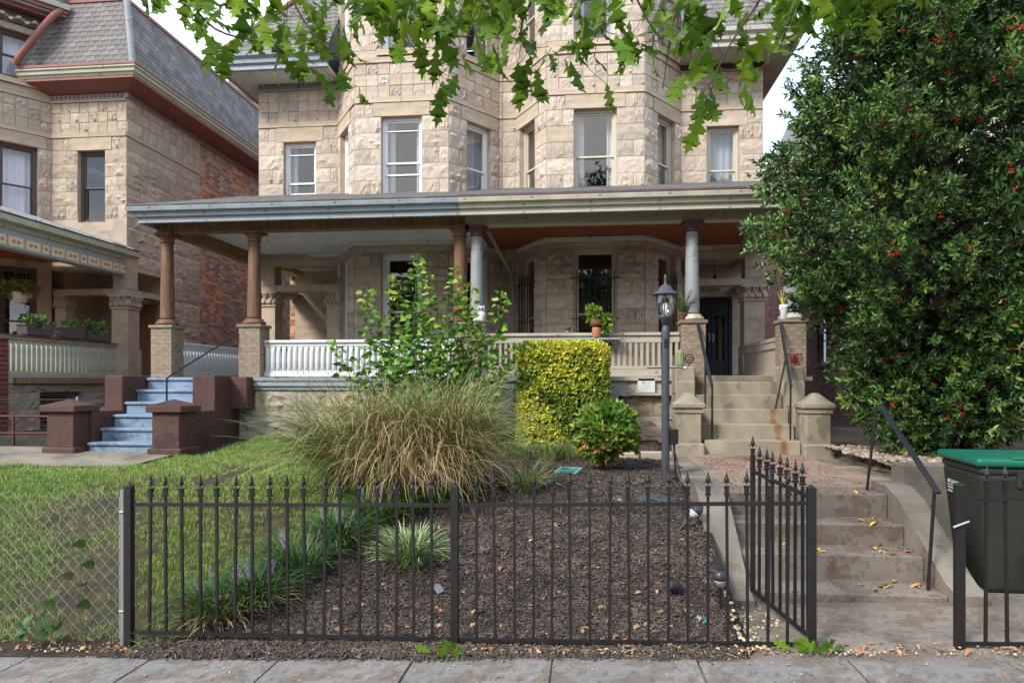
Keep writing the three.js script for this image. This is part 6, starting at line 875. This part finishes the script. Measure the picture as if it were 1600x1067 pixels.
{
  const q = rng(121), t = new THREE.Group(); t.name = 'leaf_litter'; scene.add(t); tag(t, 'dry leaves, pebbles and husks scattered along the fence foot and pavement', 'litter', null, 'stuff');
  const lf = [], pb = [], seat = (x, z) => z > -4.5 ? streetY(x) + 0.014 : x > 1.03 ? streetY(x) + 0.026 + lumpy(x, z, 0.012) : G(x, z) + 0.03;
  for (let k = 0; k < 430; k++) { const edge = q() < 0.72, x = lerp(-4.6, 2.9, q()), z = edge ? -4.55 - 0.16 * Math.pow(q(), 2) : -4.5 + 0.5 * Math.pow(q(), 2); lf.push([V(x, seat(x, z), z), V((q() - 0.5) * 0.9, 1, (q() - 0.5) * 0.9), (edge ? 0.55 : 0.3) * (0.5 + 0.9 * q())]); }
  for (let k = 0; k < 110; k++) { const x = lerp(-2.6, 0.9, q()), z = -4.75 - 2.2 * q() * q(); if (x > bedEdge(z) + 0.05) lf.push([V(x, groundY(x, z) + 0.012, z), V((q() - 0.5), 1, (q() - 0.5) + 0.3), 0.35 + 0.6 * q()]); }
  for (let k = 0; k < 900; k++) { const on = q() < 0.35, x = lerp(-4, 3, q()), z = on ? -4.48 + 0.48 * q() : -4.51 - 0.3 * q() * q(); pb.push([V(x, seat(x, z) + 0.003, z), V(q() - 0.5, 1, q() - 0.5), (on ? 0.35 : 0.6) * (0.4 + 1.1 * q() * q())]); }
  for (let k = 0; k < 130; k++) { const x = lerp(1.0, 1.4, q() * q()), z = lerp(-5.45, -4.6, q()); pb.push([V(x, seat(x, z) + 0.004, z), V(0, 1, 0.2), 0.5 + 0.9 * q()]); }
  cluster(t, 'dry_leaves', dryLeaf, new THREE.MeshStandardMaterial({ roughness: 0.85, side: THREE.DoubleSide }), lf, [[0.28, 0.16, 0.08], [0.2, 0.11, 0.06], [0.42, 0.27, 0.13], [0.34, 0.14, 0.07]]);
  cluster(t, 'pebbles', pebble, new THREE.MeshStandardMaterial({ roughness: 0.9 }), pb, [[0.45, 0.38, 0.28], [0.35, 0.27, 0.18], [0.5, 0.42, 0.26]]);
  const b = new THREE.Group(); b.name = 'fallen_berries'; scene.add(b); tag(b, 'fallen red berries and bits scattered over the steps and walk', 'berries', null, 'stuff');
  const bl = []; const step = (x, z) => z > -5.56 ? streetY(x) + 0.03 : z > -5.95 ? 0.165 : z > -6.3 ? 0.37 : z > -6.63 ? 0.55 : z > -7.02 ? 0.762 : lerp(0.76, 0.835, clamp((-6.6 - z) / 2.7)) + 0.012;
  for (let k = 0; k < 2100; k++) { const z = -5.6 - 3.4 * Math.pow(q(), 0.8), x = 2.72 - 1.35 * Math.pow(q(), z > -6.7 ? 1.8 : 0.9), back = ((z > -5.95 && z > -5.7) || (z < -5.95 && z > -6.08) || (z < -6.3 && z > -6.4)); if (back && q() < 0.8) continue; bl.push([V(x, step(x, z) + 0.004, z), V(q() - 0.5, 1, q() - 0.5), 0.4 + 0.8 * q(), q() < 0.7 ? Math.floor(q() * 2) : 2]); }
  cluster(b, 'berries', berrySpeck, new THREE.MeshStandardMaterial({ roughness: 0.7 }), bl, [[0.3, 0.03, 0.025], [0.22, 0.05, 0.035], [0.3, 0.2, 0.12]]);
  const yl = []; for (let k = 0; k < 34; k++) { const z = -5.6 - 1.4 * q(), x = 2.62 - 1.2 * q() * q(); yl.push([V(x, step(x, z) + 0.006, z), V((q() - 0.5) * 0.5, 1, (q() - 0.5) * 0.5), 0.5 + 0.5 * q()]); } cluster(b, 'yellow_leaves', dryLeaf, new THREE.MeshStandardMaterial({ roughness: 0.8, side: THREE.DoubleSide }), yl, [[0.5, 0.34, 0.05], [0.35, 0.2, 0.08]]);
  const gv = new THREE.Group(); gv.name = 'gravel'; scene.add(gv); tag(gv, 'rounded gravel on the ground under the holly tree', 'gravel', null, 'stuff'); const gl = []; for (let k = 0; k < 2600; k++) { const x = lerp(2.98, 4.6, q()), z = lerp(-9.2, -7.15, q()); gl.push([V(x, 0.97 + lumpy(x * 2, z * 2, 0.05), z), V(q() - 0.5, 1, q() - 0.5), 0.9 + 1.6 * q()]); } cluster(gv, 'pebbles', pebble, new THREE.MeshStandardMaterial({ roughness: 0.9 }), gl, [[0.26, 0.2, 0.15], [0.18, 0.13, 0.1], [0.36, 0.29, 0.22]]);
}
// ---------------------------------------------------------------- oak hanging over the pavement, its trunk beside the camera
const oakLeaf = leafShape([[0.003, 0.0], [0.014, 0.018], [0.028, 0.034], [0.02, 0.04], [0.012, 0.044], [0.04, 0.06], [0.056, 0.066], [0.044, 0.074], [0.05, 0.082], [0.018, 0.08], [0.036, 0.104], [0.06, 0.116], [0.046, 0.12], [0.044, 0.132], [0.016, 0.116], [0.02, 0.138], [0.034, 0.152], [0.014, 0.15], [0.0005, 0.178]], 0.2, 1.6);
{
  const t = thing('oak_tree', 'oak tree whose leafy branches hang into the top of the view', 'tree', [0, 0, 0]), q = rng(45);
  M('trunk', [taperTube([V(3.3, -0.1, -0.6), V(3.25, 2, -0.6), V(3.1, 4, -0.8), V(2.7, 5.6, -1.2)], 0.22, 0.13, 14), taperTube([V(3.0, 4.4, -0.9), V(1.9, 5.1, -2.2), V(0.6, 4.9, -3.1), V(-1.0, 4.7, -3.5), V(-2.6, 4.55, -3.8)], 0.11, 0.02, 10)], P.bark, t);
  // limbs that reach down into view (x, y, z)
  const limbs = [
    [[-2.3, 4.56, -3.75], [-2.25, 4.0, -3.75], [-2.05, 3.72, -3.7], [-1.75, 3.62, -3.7]], [[-1.6, 4.62, -3.6], [-1.6, 3.9, -3.65], [-1.45, 3.62, -3.65], [-1.3, 3.48, -3.6]], [[-1.1, 4.68, -3.5], [-0.95, 3.9, -3.6], [-0.93, 3.55, -3.6], [-0.8, 3.42, -3.6]],
    [[-0.7, 4.75, -3.4], [-0.5, 4.0, -3.6], [-0.6, 3.7, -3.7], [-0.55, 3.5, -3.7]], [[-0.2, 4.82, -3.3], [-0.15, 4.0, -3.6], [-0.35, 3.65, -3.75], [-0.28, 3.45, -3.7]], [[0.3, 4.88, -3.15], [0.15, 4.0, -3.5], [0.3, 3.6, -3.6], [0.4, 3.45, -3.6]],
    [[0.9, 4.95, -2.9], [0.95, 4.2, -3.4], [0.88, 3.7, -3.55], [0.72, 3.45, -3.6], [0.62, 3.25, -3.6]], [[1.3, 5.0, -2.6], [1.2, 4.2, -3.3], [1.05, 3.7, -3.5], [0.95, 3.4, -3.6]], [[1.7, 5.08, -2.3], [1.6, 4.2, -3.1], [1.4, 3.85, -3.4], [1.2, 3.66, -3.5]], [[1.9, 5.1, -2.2], [1.75, 4.3, -3.0], [1.6, 3.9, -3.6], [1.45, 3.74, -3.8]], [[0.6, 4.9, -3.1], [0.55, 4.2, -3.7], [0.45, 3.6, -3.8], [0.4, 3.3, -3.75]], [[0.0, 4.85, -3.2], [0.05, 4.2, -3.9], [0.55, 3.9, -4.1], [0.8, 3.8, -4.1]], [[-1.3, 4.66, -3.5], [-1.25, 4.1, -3.9], [-0.9, 3.8, -4.0], [-0.5, 3.78, -4.1]]];
  const pts = [];
  const tw = limbs.map((l) => { const c = new THREE.CatmullRomCurve3(l.map((p) => V(...p))); for (let i = 0; i <= 40; i++) { const p = c.getPointAt(i / 40); if (p.y < 4.35) pts.push(p); } return taperTube(l.map((p) => V(...p)), 0.014, 0.0035, 6); });
  for (const [i, g] of tw.entries()) M('branch', g, P.twig, t);
  // lower outline of the foliage, height by x at about z = -3.65
  const env = (x) => { const E = [[-2.3, 3.72], [-2.03, 3.54], [-1.8, 3.46], [-1.6, 3.39], [-1.3, 3.33], [-1.1, 3.6], [-0.96, 3.28], [-0.74, 3.23], [-0.64, 3.41], [-0.35, 3.34], [-0.25, 3.23], [-0.12, 3.44], [0.05, 3.31], [0.23, 3.24], [0.41, 3.08], [0.64, 3.03], [0.77, 3.18], [0.89, 3.14], [0.97, 3.41], [1.24, 3.51], [1.5, 3.62], [1.9, 3.8]]; for (let i = 1; i < E.length; i++) if (x < E[i][0]) return lerp(E[i - 1][1], E[i][1], (x - E[i - 1][0]) / (E[i][0] - E[i - 1][0])); return 4; };
  const mats = [[0.16, 0.28, 0.016], [0.11, 0.21, 0.014], [0.075, 0.155, 0.014], [0.22, 0.35, 0.022]].map((c) => leafMat({ color: lin(...c), roughness: 0.85, transmission: 0.45 }));
  const shapes = [0, 1, 2, 3].map((k) => { const g = oakLeaf.clone(), p = g.attributes.position; for (let i = 0; i < p.count; i++) { const x = p.getX(i), y = p.getY(i); p.setXYZ(i, x * (0.85 + 0.1 * k), y, p.getZ(i) + 0.012 * Math.sin(y * 40 + k * 2) + 0.25 * (k - 1.5) * x * y * 2 - (k % 2 ? 2.2 : 0.6) * y * y + (k > 1 ? 2.5 : 0) * x * x); } g.computeVertexNormals(); return keep(clean(g)); });
  const S = [], extra = []; let n = 0, guard = 0; const put = (tip, depthLike) => {
    let best = null, bd = 9; for (const p of pts) { if (p.y < tip.y + 0.02) continue; const d = p.distanceTo(tip); if (d < bd) { bd = d; best = p; } }
    if (!best || bd > 0.42) return false; const stalk = tip.clone().lerp(best, Math.min(1, 0.04 / bd)); S.push(bd > 0.09 ? Tu([best, best.clone().lerp(tip, 0.5).add(V(0, -0.02, 0)), tip], 0.0016, 6, 4) : Cy(best, tip, 0.0014, 0.0014, 4));
    if (bd > 0.1) { pts.push(best.clone().lerp(tip, 0.55).add(V(0, -0.01, 0))); }
    const o = new THREE.Mesh(shapes[Math.floor(q() * 4)], mats[Math.floor(q() * 4)]); o.name = 'leaf'; o.position.copy(tip); const d = V((q() - 0.5) * 1.3, -0.85 - 0.4 * q(), (q() - 0.5) * 0.9); o.quaternion.copy(lookQ(d, (q() - 0.5) * 2.2 + (q() < 0.5 ? Math.PI : 0))); o.scale.setScalar(0.68 + 0.5 * q()); o.castShadow = o.receiveShadow = true; if (n < 300) t.add(o); else extra.push([o.position.clone(), o.quaternion.clone(), o.scale.x]); n++; return true;
  };
  while (n < 480 && guard++ < 20000) { const x = lerp(-2.3, 1.75, Math.pow(q(), 0.85)), e = env(x) + 0.1, top = 3.98, z = -3.65 + (q() - 0.5) * 0.8, f = Math.pow(q(), 0.7); put(V(x, lerp(e, top, f), z)); }
  M('stalks', S, P.twig, t);
  const im = new THREE.InstancedMesh(shapes[1], leafMat({ color: lin(0.11, 0.21, 0.015), roughness: 0.85, transmission: 0.35 }), extra.length); im.name = 'leaves'; im.userData.kind = 'stuff'; extra.forEach(([p, o, s], i) => im.setMatrixAt(i, m4(p, o, s))); t.add(im);
  // fresh sprigs that have dropped
  for (const [x, z, k, lb] of [[1.42, -4.55, 9, 'green oak sprig fallen at the foot of the gate post'], [-0.93, -4.5, 5, 'green oak sprig fallen under the middle fence post']]) { const s = thing('fallen_sprig', lb, 'leaves', [x, streetY(x) + 0.03, z]); for (let i = 0; i < k; i++) { const o = new THREE.Mesh(shapes[i % 4], mats[i % 3]); o.name = 'leaf'; const a = q() * 6.3; o.position.set(0.04 * Math.cos(a) + (i - k / 2) * 0.022, 0.012 + 0.02 * q(), 0.04 * Math.sin(a)); o.quaternion.copy(lookQ(V(Math.cos(a), 0.1 + 0.35 * q(), Math.sin(a)), q() < 0.5 ? 0.3 : -0.3)); o.scale.setScalar(0.7); o.castShadow = o.receiveShadow = true; s.add(o); } M('twig', Tu([V(-0.1, 0.01, 0), V(0, 0.02, 0.01), V(0.12, 0.01, -0.01)], 0.0025, 8, 4), P.twig, s); }
}
{ // weeds in the chain link
  const heart = leafShape([[0.02, -0.012], [0.042, -0.005], [0.05, 0.02], [0.038, 0.05], [0.018, 0.078], [0.0005, 0.1]], 0.15, 1.5), hm = [[0.06, 0.13, 0.03], [0.08, 0.16, 0.04], [0.05, 0.1, 0.03]].map((c) => leafMat({ color: lin(...c), roughness: 0.6 })), q = rng(131), hg = keep(clean(heart));
  for (const [x, stems, lb] of [[-3.52, [[0.02, 0.98], [0.1, 0.62], [-0.12, 0.95]], 'tall weed with heart shaped leaves beside the galvanised post'], [-3.86, [[0.16, 0.42], [0.02, 0.34], [-0.06, 0.3], [0.2, 0.2], [-0.12, 0.18]], 'bushy low weed at the foot of the chain link']]) { const t = thing('weed', lb, 'plant', [x, -0.12, -4.6]), S = []; for (const [dx, h] of stems) { const e = V(dx, h, 0.02 + 0.04 * q()); S.push(Tu([V(0, 0, 0), V(dx * 0.3, h * 0.55, 0.03), e], 0.003, 10, 4)); for (let k = 0; k < 3; k++) { const o = new THREE.Mesh(hg, hm[k]); o.name = 'leaf'; const u = 1 - k * 0.22; o.position.set(dx * u + (k ? (q() - 0.5) * 0.05 : 0), h * u, 0.03); o.quaternion.copy(lookQ(V((q() - 0.5) * 1.6, -0.4 + 0.6 * q(), 0.5), q())); o.scale.setScalar(0.55 + 0.35 * q()); o.castShadow = true; t.add(o); } } M('stems', S, mat([0.12, 0.09, 0.05], 0.8), t); }
}

{ // street trees and a terrace across the road: the panes mirror them
  const t = thing('street_tree', 'tall street tree across the road, its top mirrored in the upper bay window', 'tree', [0.5, 0.1, 16], 'street trees across the road'), q = rng(141), list = [], S = [taperTube([V(0, -0.2, 0), V(0.1, 4, 0), V(0, 9, 0.1), V(0, 13.5, 0)], 0.3, 0.05, 10)];
  for (let k = 0; k < 46; k++) { const y = 3.2 + 10.4 * k / 46, r = 2.9 * Math.sqrt(Math.max(0.03, 1 - ((y - 7.6) / 6.5) ** 2)), a = k * 2.4, e = V(Math.cos(a) * r, y + 0.6, Math.sin(a) * r); S.push(taperTube([V(0, y - 0.8, 0), e.clone().multiplyScalar(0.5).add(V(0, y * 0.5, 0)), e], 0.06, 0.015, 5)); for (let j = 0; j < 60; j++) { const u = 0.35 + 0.7 * q(); list.push([V(e.x * u, lerp(y - 0.8, e.y, u), e.z * u).add(V(q() - 0.5, q() - 0.5, q() - 0.5).multiplyScalar(1.3)), V(q() - 0.5, q() - 0.2, q() - 0.5), 0.8 + 0.5 * q()]); } }
  M('trunk', S, P.bark, t); cluster(t, 'crown', sprayGeo(simpleLeaf(0.16, 0.09, 0.3, 1), 6, 0.2, 77), new THREE.MeshStandardMaterial({ roughness: 0.7, side: THREE.DoubleSide }), list, [[0.06, 0.13, 0.02], [0.09, 0.17, 0.03]]);
  for (const [x, s2, lb] of [[-9, 0.7, 'first street tree left of the tall one across the road'], [-18, 0.75, 'second street tree left of the tall one across the road'], [9, 0.65, 'first street tree right of the tall one across the road'], [18, 0.72, 'second street tree right of the tall one across the road']]) { const c = t.clone(); c.name = numbered('street_tree'); c.position.set(x, 0.1, 16.5); c.scale.set(1.1, s2, 1.1); c.rotation.y = x; c.userData = { label: lb, category: 'tree', group: 'street trees across the road' }; scene.add(c); }
  const b = thing('terrace', 'long brick terrace across the road behind the street trees', 'house', [0, 0, 26]); M('wall', Bx(-45, 45, -0.5, 8.5, 0, 8), P.brick, b); M('roof', prism([[-0.4, 8.5], [4, 10.5], [8.4, 8.5]], -45.3, 45.3), P.roofing, b);
  for (let k = 0; k < 22; k++) for (const y of [1.3, 4.8]) { const w = M('window', Bx(-43 + k * 4, -41.9 + k * 4, y, y + 1.7, -0.06, 0.05), P.frameCream, b); M('pane', Bx(-42.9 + k * 4, -42 + k * 4, y + 0.1, y + 1.6, -0.08, -0.065), P.glass, w); }
}

scene.traverse((o) => { if (o.isMesh) { o.castShadow = true; o.receiveShadow = true; } });
renderer.render(scene, camera);
